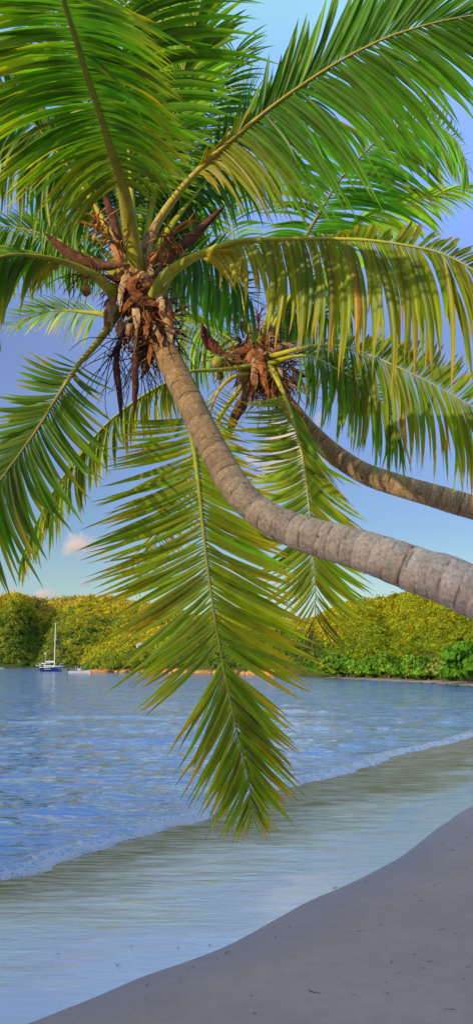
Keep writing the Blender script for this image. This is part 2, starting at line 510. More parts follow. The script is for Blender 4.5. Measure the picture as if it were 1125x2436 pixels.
S, SF = fan_grid(380, 2.0)
sF = -s_foam(S)                                   # positive out at sea
wob = .10 * vnoise(S * 2.1, 3) + .05 * vnoise(S * 6, 4)
sW = sF + wob
dist = np.hypot(S[:, 0], S[:, 1])
def waves(P):
    r = np.random.default_rng(21)
    z = np.zeros(len(P))
    for k in range(21):
        lam = 0.30 * 1.17 ** k
        ang = math.radians(70) + r.normal() * .55
        d = V3(math.cos(ang), math.sin(ang))
        amp = .0085 * lam ** .62
        fade = np.clip(1.6 - dist * .012 / lam ** .8, 0, 1)
        ph = P @ d * 2 * math.pi / lam + r.uniform(0, 6.28) + .5 * np.sin(P @ V3(-d[1], d[0]) * 1.7 / lam)
        z += amp * fade * (1 - np.abs(np.sin(ph * .5)) * 2) * .55
    return z
zs = waves(S) * np.clip(sW * .35, .12, 1)
near = dist < 120
# small breaking wave along the foam line, second swell behind it
zs += np.where(near, .085 * np.exp(-((sW - .22) / .2) ** 2) + .06 * np.exp(-((sW - 2.4) / .6) ** 2) * (1 + .6 * vnoise(S * .5, 8)), 0)
zs += np.where(sW < 0, np.maximum(sW, -.5) * .6, 0) + .016
foam = np.where(near, np.exp(-np.clip(sW - .1, 0, 50) / .85) * np.where(sW > -.15, 1, 0) * (.75 + .25 * vnoise(S * .6, 6)) + .42 * np.exp(-((sW - .0) / .05) ** 2), 0)
keep = (sW[SF] > -.45).any(1) & (sF[SF] > -1.2).all(1)
mb = MB(); mb.add(np.column_stack([S, zs]), SF[keep])
o = mb.build('sea', mat_sea(), attrs={'foam': np.clip(foam, 0, 1.6)})
tag(o, 'rippled blue sea of the bay with small wave breaking', None, None, 'structure')

# ---- thin sheet of water running back down the beach
def mat_film():
    m, nt, out = new_mat('shallow_water_film'); N = NT(nt)
    ac = N.n('ShaderNodeAttribute', attribute_name='across')
    tc = N.n('ShaderNodeTexCoord'); ob = tc.outputs['Object']
    mp = N.n('ShaderNodeMapping', {'Vector': ob, 'Rotation': (0, 0, -.12), 'Scale': (.5, 1.5, 1)})
    w1 = N.n('ShaderNodeTexNoise', {'Vector': mp.outputs[0], 'Scale': 2.6, 'Detail': 4, 'Roughness': .6, 'Distortion': .5})
    w2 = N.n('ShaderNodeTexNoise', {'Vector': mp.outputs[0], 'Scale': 9, 'Detail': 5, 'Roughness': .7})
    w3 = N.n('ShaderNodeTexNoise', {'Vector': mp.outputs[0], 'Scale': .45, 'Detail': 4, 'Roughness': .6})
    sy = N.n('ShaderNodeSeparateXYZ', {0: ob})
    far = N.n('ShaderNodeMapRange', {'Value': sy.outputs[1], 'From Min': 9.0, 'From Max': 17.0, 'To Min': 0.0, 'To Max': .42}).outputs[0]
    far = N.math('MULTIPLY', far, N.ramp(ac.outputs['Fac'], [(.05, 0), (.3, 1)]))
    zone = N.math('ADD', N.math('ADD', ac.outputs['Fac'], far), N.math('MULTIPLY', N.math('SUBTRACT', w3.outputs[0], .5), 1.3))
    amt = N.ramp(zone, [(.12, .10), (.5, .4), (.95, 1.0)])
    h = N.math('ADD', w1.outputs[0], N.math('MULTIPLY', w2.outputs[0], .6))
    b = N.n('ShaderNodeBump', {'Height': h, 'Strength': amt, 'Distance': .14})
    ms = N.n('ShaderNodeMapping', {'Vector': ob, 'Rotation': (0, 0, -.06), 'Scale': (.28, 1.7, 1)})
    w4 = N.n('ShaderNodeTexNoise', {'Vector': ms.outputs[0], 'Scale': 5.5, 'Detail': 6, 'Roughness': .68, 'Distortion': .3})
    st = N.math('MULTIPLY', N.ramp(w4.outputs[0], [(.47, 0), (.55, 1)]), N.ramp(zone, [(.25, .10), (.6, .5), (1.0, .9)]))
    c = N.mix(N.ramp(zone, [(.5, 0), (1.0, 1)]), (.27, .215, .175), (.15, .115, .02))  # wet sand, turned olive seaward to paint in reflected palms and hill
    # leftover foam flecks
    n5 = N.n('ShaderNodeTexNoise', {'Vector': mp.outputs[0], 'Scale': 7, 'Detail': 7, 'Roughness': .75})
    f = N.math('MULTIPLY', N.ramp(n5.outputs[0], [(.60, 0), (.68, .55)]), N.ramp(ac.outputs['Fac'], [(.3, 0), (.9, 1)]))
    fd = N.n('ShaderNodeBsdfDiffuse', {'Color': (.55, .56, .62, 1)})
    fr = N.n('ShaderNodeFresnel', {'IOR': 1.85, 'Normal': b.outputs[0]})
    gl = N.n('ShaderNodeBsdfGlossy', {'Color': (1, .92, .80, 1), 'Roughness': .05, 'Normal': b.outputs[0]})
    df = N.n('ShaderNodeBsdfDiffuse', {'Color': c})
    fac = N.math('ADD', N.math('MULTIPLY', fr.outputs[0], 1.15), N.math('MULTIPLY', N.ramp(zone, [(.3, 1), (.98, .25)]), .70), clamp=True)
    fac = N.math('MULTIPLY', fac, N.math('SUBTRACT', 1.0, N.math('MULTIPLY', st, .75)))
    p = N.n('ShaderNodeMixShader', {0: fac, 1: df.outputs[0], 2: gl.outputs[0]})
    mx = N.n('ShaderNodeMixShader', {0: f, 1: p.outputs[0], 2: fd.outputs[0]})
    N.link(mx.outputs[0], out.inputs[0])
    return m

sLs = s_land(S)
dW, dF = np.maximum(-sLs, 0), np.maximum(-sF, 0)
ac = dW / (dW + dF + 1e-6)
ac = np.where(sF > 0, 1, ac)
ac = np.where(sLs > 0, 0, ac)
keep = ((sLs[SF] < .16).all(1)) & ((sF[SF] < .5).all(1)) & ((sLs[SF] < .0).any(1) | (sLs[SF] < .16).all(1)) & (S[:, 1][SF] < 90).all(1)
zf = .004 * vnoise(S * 3, 2) * np.clip(dW * 1.5, 0, 1) - .05 * np.clip(sF, 0, .5)
mb = MB(); mb.add(np.column_stack([S, zf]), SF[keep])
o = mb.build('shallow_water', mat_film(), attrs={'across': np.clip(ac, 0, 1)})
tag(o, 'thin glassy sheet of water over wet sand', None, None, 'structure')

def on_sand(px, py):
    z = 0.0
    for _ in range(6):
        p = ground(px, py, z)
        z = float(sand_z(s_land(p[None, :2]))[0])
        z = max(z, 0.0)
    return p

# ------------------------------------------------------------------ hills and woods
def mat_hill():
    m, nt, out = new_mat('hill_scrub'); N = NT(nt)
    tc = N.n('ShaderNodeTexCoord')
    nz = N.n('ShaderNodeTexNoise', {'Vector': tc.outputs['Object'], 'Scale': .25, 'Detail': 8, 'Roughness': .7})
    c = N.ramp(nz.outputs[0], [(.3, (.03, .05, .01)), (.7, (.10, .11, .02))])
    p = N.n('ShaderNodeBsdfPrincipled', {'Base Color': c, 'Roughness': .95, 'Specular IOR Level': .1})
    N.link(p.outputs[0], out.inputs[0])
    return m
M_HILL = mat_hill()

def dirx(px): return (px - 562.5) / FPX / math.cos(PITCH)    # tan of azimuth near the horizon

class Hill:
    """height over (px-azimuth, distance); the crest is given as picture heights above the horizon at crest distance"""
    def __init__(s, ridge, d0, d1, d2, ridges=(), rough=2.0, seed=0, shore=None, pw=.8, drop=8):
        s.drop = drop; s.nf = .012 if d1 > 600 else .022
        s.r = np.array(ridge, float); s.d0, s.d1, s.d2 = d0, d1, d2
        s.ridges = ridges; s.rough = rough; s.seed = seed; s.shore = shore; s.pw = pw
    def start(s, px):
        if s.shore is None: return np.full_like(px, s.d0)
        a = np.array(s.shore, float)
        return np.interp(px, a[:, 0], a[:, 1])
    def z(s, px, d):
        d0 = s.start(px)
        H = CAMZ + (np.interp(px, s.r[:, 0], s.r[:, 1]) - s.drop) / FPX * s.d1
        t = np.clip((d - d0) / (s.d1 - d0), 0, 1)
        back = np.clip((d - s.d1) / (s.d2 - s.d1), 0, 1)
        base = t ** s.pw
        z = H * base * (1 - .6 * back)
        for (pc, w, amp, slant) in s.ridges:
            q = (px - pc - slant * (1 - t)) / w
            z = z + amp * np.exp(-q * q) * np.sin(np.pi * np.clip(t, 0, 1)) ** .8
        q = np.stack([px * d / FPX, d], 1)
        z = z + s.rough * vnoise(q * s.nf, s.seed) * np.clip(t * 3, 0, 1)
        return np.where(d < d0, -1.0, z)
    def mesh(s, px0, px1, nx, nd, label):
        px = np.linspace(px0, px1, nx)
        tt = np.linspace(-.03, 1, nd)
        PX, T = np.meshgrid(px, tt, indexing='ij')
        d0 = s.start(PX.ravel())
        D = d0 + (s.d2 - d0) * T.ravel()
        z = s.z(PX.ravel(), D)
        v = np.stack([dirx(PX.ravel()) * D, D, z], 1)
        i, j = np.meshgrid(np.arange(nx - 1), np.arange(nd - 1), indexing='ij')
        f = np.stack([i * nd + j, (i + 1) * nd + j, (i + 1) * nd + j + 1, i * nd + j + 1], -1).reshape(-1, 4)
        mb = MB(); mb.add(v, f)
        o = mb.build('hill', M_HILL)
        return tag(o, label, None, None, 'structure')

def crowns(mb, C, R, cols, nleaf=42, core=True, flat=.8, leaf=.42):
    """tree crowns: dark core and many leaf clumps as small faces"""
    n = len(C)
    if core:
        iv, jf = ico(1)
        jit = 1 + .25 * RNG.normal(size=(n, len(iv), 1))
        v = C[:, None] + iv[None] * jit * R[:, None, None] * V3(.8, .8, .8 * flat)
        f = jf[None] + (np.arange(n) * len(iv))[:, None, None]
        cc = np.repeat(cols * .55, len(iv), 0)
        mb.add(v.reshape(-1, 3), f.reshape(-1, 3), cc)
    d = unit(RNG.normal(size=(n, nleaf, 3)))
    d[..., 2] = np.abs(d[..., 2]) * 1.1 - .25
    d = unit(d)
    lump = 1 + .28 * np.sin(d[..., 0] * 5 + RNG.uniform(0, 6, (n, 1))) * np.sin(d[..., 1] * 5 + RNG.uniform(0, 6, (n, 1))) + .12 * RNG.normal(size=(n, nleaf))
    p = C[:, None] + d * lump[..., None] * R[:, None, None] * V3(1, 1, flat)
    nrm = unit(d + .38 * RNG.normal(size=d.shape))
    a = unit(np.cross(nrm, RNG.normal(size=d.shape)))
    b = np.cross(nrm, a)
    sz = (R[:, None] * leaf * RNG.uniform(.6, 1.25, (n, nleaf)))[..., None]
    q = np.stack([p - a * sz, p - b * sz * .7 + nrm * sz * .15, p + a * sz, p + b * sz * .7 + nrm * sz * .15], 2)
    k = n * nleaf
    f = np.arange(k * 4).reshape(k, 4)
    br = np.clip(1 + .15 * RNG.normal(size=(n, nleaf, 1)), .5, 1.6)
    hue = np.clip(RNG.normal(size=(n, nleaf, 1)) * .07, -.3, .3)
    cc = cols[:, None] * br * np.concatenate([1 + hue, np.ones_like(hue), np.ones_like(hue)], 2)
    mb.add(q.reshape(-1, 3), f, np.repeat(np.clip(cc, 0, 1).reshape(-1, 3), 4, 0))

CF = [.05, .018, .045]
def wood(h, px0, px1, n, r0, r1, palette, tmax, label, seed, lift=.35, tpow=1.0, nleaf=46):
    r = np.random.default_rng(seed)
    px = r.uniform(px0, px1, n)
    d0 = h.start(px)
    t = r.uniform(0.01, 1, n) ** tpow * tmax
    d = d0 + (h.d1 - d0) * t
    z = h.z(px, d)
    R = (r0 * .8 + (r1 - r0 * .8) * r.random(n) ** 1.6) * np.where(r.random(n) < .10, 1.5, 1) * np.clip(d / h.d1, .5, 1)
    C = np.stack([dirx(px) * d, d, z + R * lift], 1)
    pal = np.array(palette)
    # clumps of like colour; shade on the lower slopes painted in as darker green
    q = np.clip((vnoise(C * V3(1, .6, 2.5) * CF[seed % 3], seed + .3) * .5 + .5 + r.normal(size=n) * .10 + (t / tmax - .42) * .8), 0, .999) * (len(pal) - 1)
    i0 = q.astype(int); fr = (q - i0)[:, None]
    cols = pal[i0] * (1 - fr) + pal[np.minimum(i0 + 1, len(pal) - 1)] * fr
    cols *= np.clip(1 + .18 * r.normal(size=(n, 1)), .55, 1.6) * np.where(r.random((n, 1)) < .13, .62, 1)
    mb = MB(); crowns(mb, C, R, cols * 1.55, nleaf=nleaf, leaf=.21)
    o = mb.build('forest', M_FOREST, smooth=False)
    return tag(o, label, 'forest', None, 'stuff')

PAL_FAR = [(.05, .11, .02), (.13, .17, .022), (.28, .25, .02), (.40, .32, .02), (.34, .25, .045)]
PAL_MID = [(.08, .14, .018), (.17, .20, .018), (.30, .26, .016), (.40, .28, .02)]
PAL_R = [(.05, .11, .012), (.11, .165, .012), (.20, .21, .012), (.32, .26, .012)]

hl = Hill([(-900, 90), (-400, 150), (-120, 158), (0, 168), (60, 165), (120, 164), (200, 168), (260, 168), (310, 158), (380, 142), (460, 125), (560, 100), (700, 70), (850, 40)],
          560, 900, 1200, drop=20, ridges=[(60, 45, 18, -40), (-190, 80, 46, 0), (118, 24, -13, -30), (225, 60, 7, -60), (340, 60, 9, 10)], rough=3, seed=2, pw=.9)
hl.mesh(-900, 850, 260, 60, 'large green hill across the bay on the left')
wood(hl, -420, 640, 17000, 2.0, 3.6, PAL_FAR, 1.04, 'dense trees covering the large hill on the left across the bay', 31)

headshore = [(100, 300), (212, 262), (235, 252), (330, 250), (450, 232), (560, 208), (650, 184), (740, 166), (800, 160)]
hm = Hill([(150, 1), (205, 6), (228, 36), (260, 50), (330, 66), (400, 92), (460, 112), (540, 118), (620, 106), (720, 100), (800, 90)],
          250, 330, 420, ridges=[(300, 30, 1.5, 0)], rough=.8, seed=5, shore=headshore, pw=.55)
hm.mesh(205, 800, 160, 50, 'low wooded headland in the middle of the bay')
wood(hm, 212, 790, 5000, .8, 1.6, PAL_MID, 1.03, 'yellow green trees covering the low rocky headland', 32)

rshore = [(560, 215), (650, 192), (735, 174), (820, 154), (900, 140), (985, 128), (1060, 116), (1125, 107), (1250, 102), (1700, 100)]
hr = Hill([(560, 30), (640, 78), (700, 98), (760, 122), (830, 142), (890, 156), (950, 162), (1010, 156), (1080, 150), (1150, 150), (1300, 165), (1700, 150)],
          120, 250, 360, ridges=[(830, 40, 2.4, 40), (900, 30, -1.6, 30), (970, 40, 2.4, 20), (1060, 40, 2.5, -20)], rough=1.8, seed=8, shore=rshore, pw=.72)
hr.mesh(560, 1700, 220, 60, 'green bushy hill on the right behind the small beach')
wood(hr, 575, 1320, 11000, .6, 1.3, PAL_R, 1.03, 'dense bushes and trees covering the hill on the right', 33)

# unseen ridge, added behind the beach to shade the sand and lower palms
def shade_ridge():
    na, nr = 110, 26
    aa = np.linspace(-520, 520, na); rr = np.linspace(190, 460, nr)
    A, R_ = np.meshgrid(aa, rr, indexing='ij'); A, R_ = A.ravel(), R_.ravel()
    prof = np.interp(R_, [190, 300, 460], [0, 1, .55])
    pr = V3(-SUN_H[1], SUN_H[0], 0)
    p = SUN_H[None] * R_[:, None] + pr[None] * A[:, None]
    z = 79.9 * prof ** .9 + .35 * vnoise(p[:, :2] * .03, 9) * prof
    i, j = np.meshgrid(np.arange(na - 1), np.arange(nr - 1), indexing='ij')
    f = np.stack([i * nr + j, i * nr + j + 1, (i + 1) * nr + j + 1, (i + 1) * nr + j], -1).reshape(-1, 4)
    mb = MB(); mb.add(np.column_stack([p[:, :2], z]), f)
    tag(mb.build('hill', M_HILL), 'unseen ridge added behind the beach to shade it', None, None, 'structure')
shade_ridge()

# ---- trees along the far right beach, each its own thing
def shore_tree(px, d, h, r, colr, label, group, seed, nleaf=420):
    r_ = np.random.default_rng(seed)
    px += r_.uniform(-9, 9) if group else 0
    h *= r_.uniform(.75, 1.15) if group else 1
    base = V3(dirx(px) * d, d, .35)
    t = thing('shore_tree', base, label, 'tree', group)
    mbt = MB()
    lean = r_.normal(size=2) * .08
    p = [V3(0, 0, -.3), V3(lean[0] * h, lean[1] * h, h * .25), V3(lean[0] * 2 * h, lean[1] * 2 * h, h * .6)]
    mbt.tube(spline(p, 8)[0], np.linspace(.045 * h, .02 * h, 8), 8)
    for k in range(5):
        a = r_.uniform(0, 6.28)
        q = [p[1], p[1] + V3(math.cos(a) * r * .4, math.sin(a) * r * .4, h * .2), p[1] + V3(math.cos(a) * r * .7, math.sin(a) * r * .7, h * .4)]
        mbt.tube(spline(q, 6)[0], np.linspace(.025 * h, .008 * h, 6), 6)
    mbt.build('trunk', M_BARKT, t)
    m = 13
    an = r_.uniform(0, 6.28, m); rad = r * np.sqrt(r_.uniform(0, 1, m)) * .75
    C = np.stack([np.cos(an) * rad, np.sin(an) * rad, h * (.14 + .66 * r_.uniform(0, 1, m) * (1 - (rad / r) ** 2 * .6))], 1)
    R = r * r_.uniform(.28, .48, m)
    cols = np.array(colr) * np.clip(1 + .25 * r_.normal(size=(m, 1)), .5, 1.5)
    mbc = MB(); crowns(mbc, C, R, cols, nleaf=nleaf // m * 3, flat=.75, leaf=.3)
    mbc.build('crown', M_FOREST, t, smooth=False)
    return t
DG = (.10, .22, .02); MG = (.15, .27, .025)
for k, (px, d, h, r) in enumerate([(740, 170, 3.4, 2.8), (775, 163, 3.8, 2.8), (812, 154, 3.4, 2.7), (846, 148, 4.0, 2.6), (880, 142, 3.4, 2.5), (913, 137, 3.9, 2.5), (946, 131, 3.3, 2.3), (978, 127, 3.6, 2.2), (1008, 123, 3.2, 2.0), (1165, 103, 4.2, 2.6)]):
    shore_tree(px, d, h, r, MG if k % 2 else DG, 'low shaded green tree in the row behind the far beach', 'low trees behind the far beach', 40 + k)
shore_tree(1092, 106, 4.6, 3.0, (.10, .24, .02), 'tall broad dark green tree at the right end of the far beach', None, 60, 800)
shore_tree(1038, 114, 3.1, 1.9, (.22, .27, .05), 'small pale green tree just left of the tall broad beach tree', None, 61, 500)

# ---- rocks at the foot of the headland
def rock_mesh(seed, s):
    r_ = np.random.default_rng(seed)
    v, f = ico(2)
    v = v * (1 + .22 * vnoise(v * 1.6, seed))[:, None] * np.array([1.0, .8, .62]) * r_.uniform(.8, 1.2, 3)
    mb = MB()
    c = np.array([.44, .21, .055]) * r_.uniform(.7, 1.15) * np.array([1, r_.uniform(.9, 1.15), r_.uniform(.8, 1.5)])
    mb.add(v * s, f, c)
    return mb
r_ = np.random.default_rng(77)
for k in range(44):
    px = 216 + (650 - 216) * (k + r_.uniform(.1, .9)) / 44
    d = np.interp(px, *np.array(headshore).T) * r_.uniform(.985, 1.0)
    s = r_.uniform(.7, 1.6)
    o = rock_mesh(200 + k, s).build('shore_rock', M_ROCK, smooth=False)
    o.location = (dirx(px) * d, d, .15)
    o.rotation_euler = (0, 0, r_.uniform(0, 6))
    tag(o, 'orange brown rock at the foot of the wooded headland', 'rock', 'rocks at the foot of the headland')

# ---- houses among the headland trees
def house(px, py, d, label, w=3.6, dep=3.0, h=1.7):
    p = at(px, py, d)
    t = thing('house', (p[0], p[1], p[2] - h), label, 'house', None, .3)
    mb = MB(); mb.box((0, 0, h / 2), (w, dep, h)); mb.build('wall', M_WALL, t, False)
    mb = MB()
    a, b, o_ = w / 2 + .25, dep / 2 + .25, h + .003
    v = [(-a, -b, o_), (a, -b, o_), (a, b, o_), (-a, b, o_), (-a * .6, 0, o_ + .75), (a * .6, 0, o_ + .75)]
    mb.add(v, [[0, 1, 5, 4], [2, 3, 4, 5], [3, 2, 1, 0]])
    mb.add(v, [[1, 2, 5], [3, 0, 4]])
    mb.build('roof', M_ROOF, t, False)
    for x in (-w * .28, w * .28):
        mb = MB(); mb.box((x, -dep / 2 - .03, h * .58), (.7, .05, .7)); mb.build('window', M_GLASS, t, False)
    mb = MB(); mb.box((0, -dep / 2 - .03, h * .42), (.6, .05, 1.3)); mb.build('door', M_BARKT, t, False)
house(374, 1533, 268, 'small white house half hidden by trees on the headland', 1.7, 2.0, 1.3)
house(334, 1536, 264, 'low grey roofed house left of the white house on the headland', 1.8, 2.0, 1.0)

# ------------------------------------------------------------------ boats
def hull_mesh(L, B, zk, zs, bowrise, col=None, transom=.7, n=22, m=9):
    """lofted hull: x forward"""
    mb = MB()
    xs = np.linspace(-L / 2, L / 2, n)
    rows = []
    for x in xs:
        u = (x + L / 2) / L
        w = B / 2 * (transom + (1 - transom) * min(1, u * 2.2)) * (1 - max(0, (u - .45) / .55) ** 2.2)
        sheer = zs + bowrise * u ** 2
        kz = zk * (1 - max(0, (u - .75) / .25) ** 2 * .9)
        a = np.linspace(-1, 1, m)
        rows.append([(x + (bowrise * .6 * (1 - abs(q)) * 0), q * w * (1 - .0), kz + (sheer - kz) * abs(q) ** 2.2) for q in a])
    v = np.array(rows).reshape(-1, 3)
    i, j = np.meshgrid(np.arange(n - 1), np.arange(m - 1), indexing='ij')
    f = np.stack([i * m + j, i * m + j + 1, (i + 1) * m + j + 1, (i + 1) * m + j], -1).reshape(-1, 4)
    mb.add(v, f, col)
    mb.add(v[:m], np.array([[0, k, k + 1] for k in range(1, m - 1)]), col)
    dk = np.array([[r[0], r[-1]] for r in np.array(rows)])
    return mb, dk

def deck_mesh(dk, drop=.06):
    v = dk.reshape(-1, 3).copy()
    v[:, 1] *= .97
    v[:, 2] -= drop
    n = len(dk)
    mb = MB()
    mb.add(v, [[2 * i, 2 * i + 2, 2 * i + 3, 2 * i + 1] for i in range(n - 1)])
    return mb

def sail_boat():
    p = ground(124, 1597.5)
    t = thing('sailing_boat', (p[0], p[1], 0), 'navy blue sailing yacht with bare tall mast anchored in the bay', 'sailboat', None, math.radians(-38))
    hb, dk = hull_mesh(9.2, 2.9, -.35, 1.15, .45, transom=.68)
    hb.build('hull', M_NAVY, t)
    deck_mesh(dk).build('deck', M_WHITE, t)
    mb = MB()
    e = np.vstack([dk[:, 0], dk[::-1, 1]])
    mb.tube(e, .07, 6); mb.build('toe_rail', M_WHITE, t)
    # cabin: tapered trunk with sloped front
    def cab(x0, x1, w0, w1, z0, z1, nm, mat, par):
        v = [(x0, -w0, z0), (x1, -w1, z0), (x1, w1, z0), (x0, w0, z0), (x0 + .15, -w0 * .85, z1), (x1 - .7, -w1 * .8, z1), (x1 - .7, w1 * .8, z1), (x0 + .15, w0 * .85, z1)]
        mb = MB(); mb.add(v, [[0, 1, 5, 4], [1, 2, 6, 5], [2, 3, 7, 6], [3, 0, 4, 7], [4, 5, 6, 7]])
        return mb.build(nm, mat, par, False)
    c = cab(-2.6, 2.2, 1.0, .75, 1.1, 1.85, 'cabin', M_WHITE, t)
    for sy in (-1, 1):
        for x in (-1.6, -.5, .6):
            mb = MB(); mb.box((x, sy * .93, 1.5), (.6, .12, .22)); mb.build('window', M_GLASS, c, False)
    cab(-3.9, -1.6, 1.15, 1.1, 2.35, 2.6, 'bimini_top', M_WHITE, t)
    for sx in (-3.7, -1.9):
        for sy in (-1, 1):
            mb = MB(); mb.tube([(sx, sy * 1.05, 1.1), (sx, sy * 1.05, 2.4)], .035, 6); mb.build('bimini_post', M_ALU, t)
    mast = MB(); mast.tube([(1.1, 0, 1.0), (1.1, 0, 14.6)], [.13, .10], 10); mo = mast.build('mast', M_ALU, t)
    for z in (6.0, 9.6):
        mb = MB(); mb.tube([(1.0, -1.05, z), (1.1, 0, z + .06), (1.0, 1.05, z)], .05, 6); mb.build('spreader', M_ALU, mo)
    mb = MB(); mb.tube([(1.1, 0, 14.6), (1.1, 0, 15.2)], .03, 5); mb.build('masthead_aerial', M_ALU, mo)
    mb = MB(); mb.tube([(1.0, 0, 2.7), (-3.0, 0, 2.85)], .08, 8); b = mb.build('boom', M_ALU, t)
    mb = MB(); mb.tube(spline([(.95, 0, 2.95), (-1, 0, 3.02), (-2.9, 0, 3.0)], 10)[0], [.2, .22, .22, .2, .2, .18, .17, .15, .12, .08], 8); mb.build('furled_sail', M_WHITE, b)
    mb = MB(); mb.tube([(4.7, 0, 1.7), (3.2, 0, 7.5), (1.2, 0, 13.4)], [.12, .14, .05], 8); mb.build('furled_headsail', M_DARK, t)
    for a, b_ in (((1.1, 0, 14.5), (-4.5, 0, 1.3)), ((1.0, -1.05, 9.6), (.9, -1.25, 1.2)), ((1.0, 1.05, 9.6), (.9, 1.25, 1.2)), ((1.1, 0, 14.4), (1.0, -1.05, 9.6)), ((1.1, 0, 14.4), (1.0, 1.05, 9.6))):
        mb = MB(); mb.tube([a, b_], .022, 5); mb.build('stay', M_DARK, t)
    # wind generator pole at the stern, bow pulpit, dinghy on davits
    mb = MB(); mb.tube([(-4.2, .9, 1.2), (-4.2, .9, 5.2)], .05, 6); wp = mb.build('stern_pole', M_ALU, t)
    v, f = ico(2); mb = MB(); mb.add(v * V3(.5, .25, .25) + V3(-4.2, .9, 5.4), f); mb.build('wind_generator', M_WHITE, wp)
    mb = MB(); mb.tube(spline([(3.6, -.8, 1.5), (4.3, -.45, 2.2), (5.0, 0, 2.3), (4.3, .45, 2.2), (3.6, .8, 1.5)], 16)[0], .04, 6); mb.build('bow_rail', M_ALU, t)
    mb = MB(); mb.tube([(4.2, 0, 1.5), (5.6, 0, 1.75)], [.16, .1], 8, flat=.4); mb.build('bowsprit', M_WHITE, t)
    for sy in (-.8, .8):
        mb = MB(); mb.tube(spline([(-4.4, sy, 1.2), (-4.8, sy, 2.3), (-5.6, sy, 2.3)], 10)[0], .05, 6); mb.build('davit', M_ALU, t)
    dh = MB()
    a = np.linspace(0, 2 * math.pi, 26)
    dh.tube(np.stack([-5.5 + .45 * np.cos(a), 1.25 * np.sin(a), 1.75 + 0 * a], 1), .22, 8); dh.build('dinghy', mat_plain('grey_rubber', (.35, .36, .38), .7), t)
    mb = MB()
    for k in range(7):
        mb.box((-1.6 + k * .42, -1.47 + .012 * k, .72 + .03 * (k % 2)), (.3, .05, .13))
    mb.build('name_lettering', M_WHITE, t, False)
sail_boat()

def motor_boat(px, py, L, label, rz, engine=True, canopy=True):
    p = ground(px, py)
    t = thing('motor_boat', (p[0], p[1], 0), label, 'motorboat', None, rz)
    hb, dk = hull_mesh(L, L * .36, -.2, .62, .3, transom=.85)
    hb.build('hull', M_WHITE, t)
    deck_mesh(dk, .12).build('deck', M_WALL, t)
    mb = MB(); e = np.vstack([dk[:, 0], dk[::-1, 1]]); mb.tube(e, .05, 6); mb.build('rub_rail', M_DARK, t)
    mb = MB()
    v = [(-.4, -.5, .5), (.5, -.4, .5), (.5, .4, .5), (-.4, .5, .5), (-.3, -.42, 1.15), (.15, -.34, 1.15), (.15, .34, 1.15), (-.3, .42, 1.15)]
    mb.add(v, [[0, 1, 5, 4], [1, 2, 6, 5], [2, 3, 7, 6], [3, 0, 4, 7], [4, 5, 6, 7]]); mb.build('console', M_WHITE, t, False)
    mb = MB(); mb.add([(.16, -.36, 1.15), (.16, .36, 1.15), (-.1, .33, 1.6), (-.1, -.33, 1.6), (.14, -.36, 1.15), (.14, .36, 1.15), (-.12, .33, 1.6), (-.12, -.33, 1.6)],
                      [[0, 1, 2, 3], [7, 6, 5, 4], [0, 3, 7, 4], [1, 5, 6, 2], [3, 2, 6, 7], [0, 4, 5, 1]]); mb.build('windscreen', M_GLASS, t, False)
    if canopy:
        mb = MB(); a = np.linspace(-.8, .8, 9)
        vv = np.array([[x, y, 1.95 - .12 * (y / .8) ** 2 - dz] for dz in (0, .05) for x in (-.9, .6) for y in a])
        fs = []
        for s0 in (0, 18):
            fs += [[s0 + k, s0 + k + 1, s0 + 9 + k + 1, s0 + 9 + k] for k in range(8)]
        mb.add(vv, fs); mb.build('canopy', M_DARK, t)
        for sx in (-.8, .5):
            for sy in (-.7, .7):
                mb = MB(); mb.tube([(sx, sy, .5), (sx, sy, 1.85)], .03, 6); mb.build('canopy_post', M_ALU, t)
    if engine:
        mb = MB(); v, f = ico(2); mb.add(v * V3(.32, .24, .38) + V3(-L / 2 - .25, 0, .85), f)
        mb.box((-L / 2 - .3, 0, .2), (.18, .14, 1.0)); mb.build('outboard_motor', M_DARK, t)
        mb = MB(); v, f = ico(1); mb.add(v * V3(.3, .6, .22) + V3(-L / 2 + .7, 0, .65), f); mb.build('stern_seat', M_ORANGE, t)
motor_boat(190, 1602, 5.4, 'small white motorboat with dark outboard right of the yacht', math.radians(-12))
motor_boat(-4, 1592, 5.0, 'white boat cut off by the left edge of the picture', math.radians(12))

def buoy():
    p = ground(216.5, 1603)
    t = thing('mooring_buoy', (p[0], p[1], 0), 'small orange buoy floating beside the white motorboat', 'buoy')
    mb = MB()
    h = np.array([-.15, 0, .15, .3, .42, .5]); rr = np.array([.1, .24, .28, .22, .1, .05])
    mb.tube(np.stack([0 * h, 0 * h, h], 1), rr, 12); mb.build('float', M_ORANGE, t)
    mb = MB(); mb.tube([(0, 0, .45), (0, 0, .95)], .04, 6); mb.build('post', M_ORANGE, t)
buoy()

# ------------------------------------------------------------------ palms
def pxoff(dx, dy, d):
    return (dx / FPX * RT - dy / FPX * UP) * d

GAIN = 1.6
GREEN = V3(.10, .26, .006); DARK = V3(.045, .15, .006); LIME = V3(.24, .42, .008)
OLIVE = V3(.24, .26, .008); YEL = V3(.52, .38, .015); ORNG = V3(.46, .20, .018); BROWN = V3(.10, .055, .02)

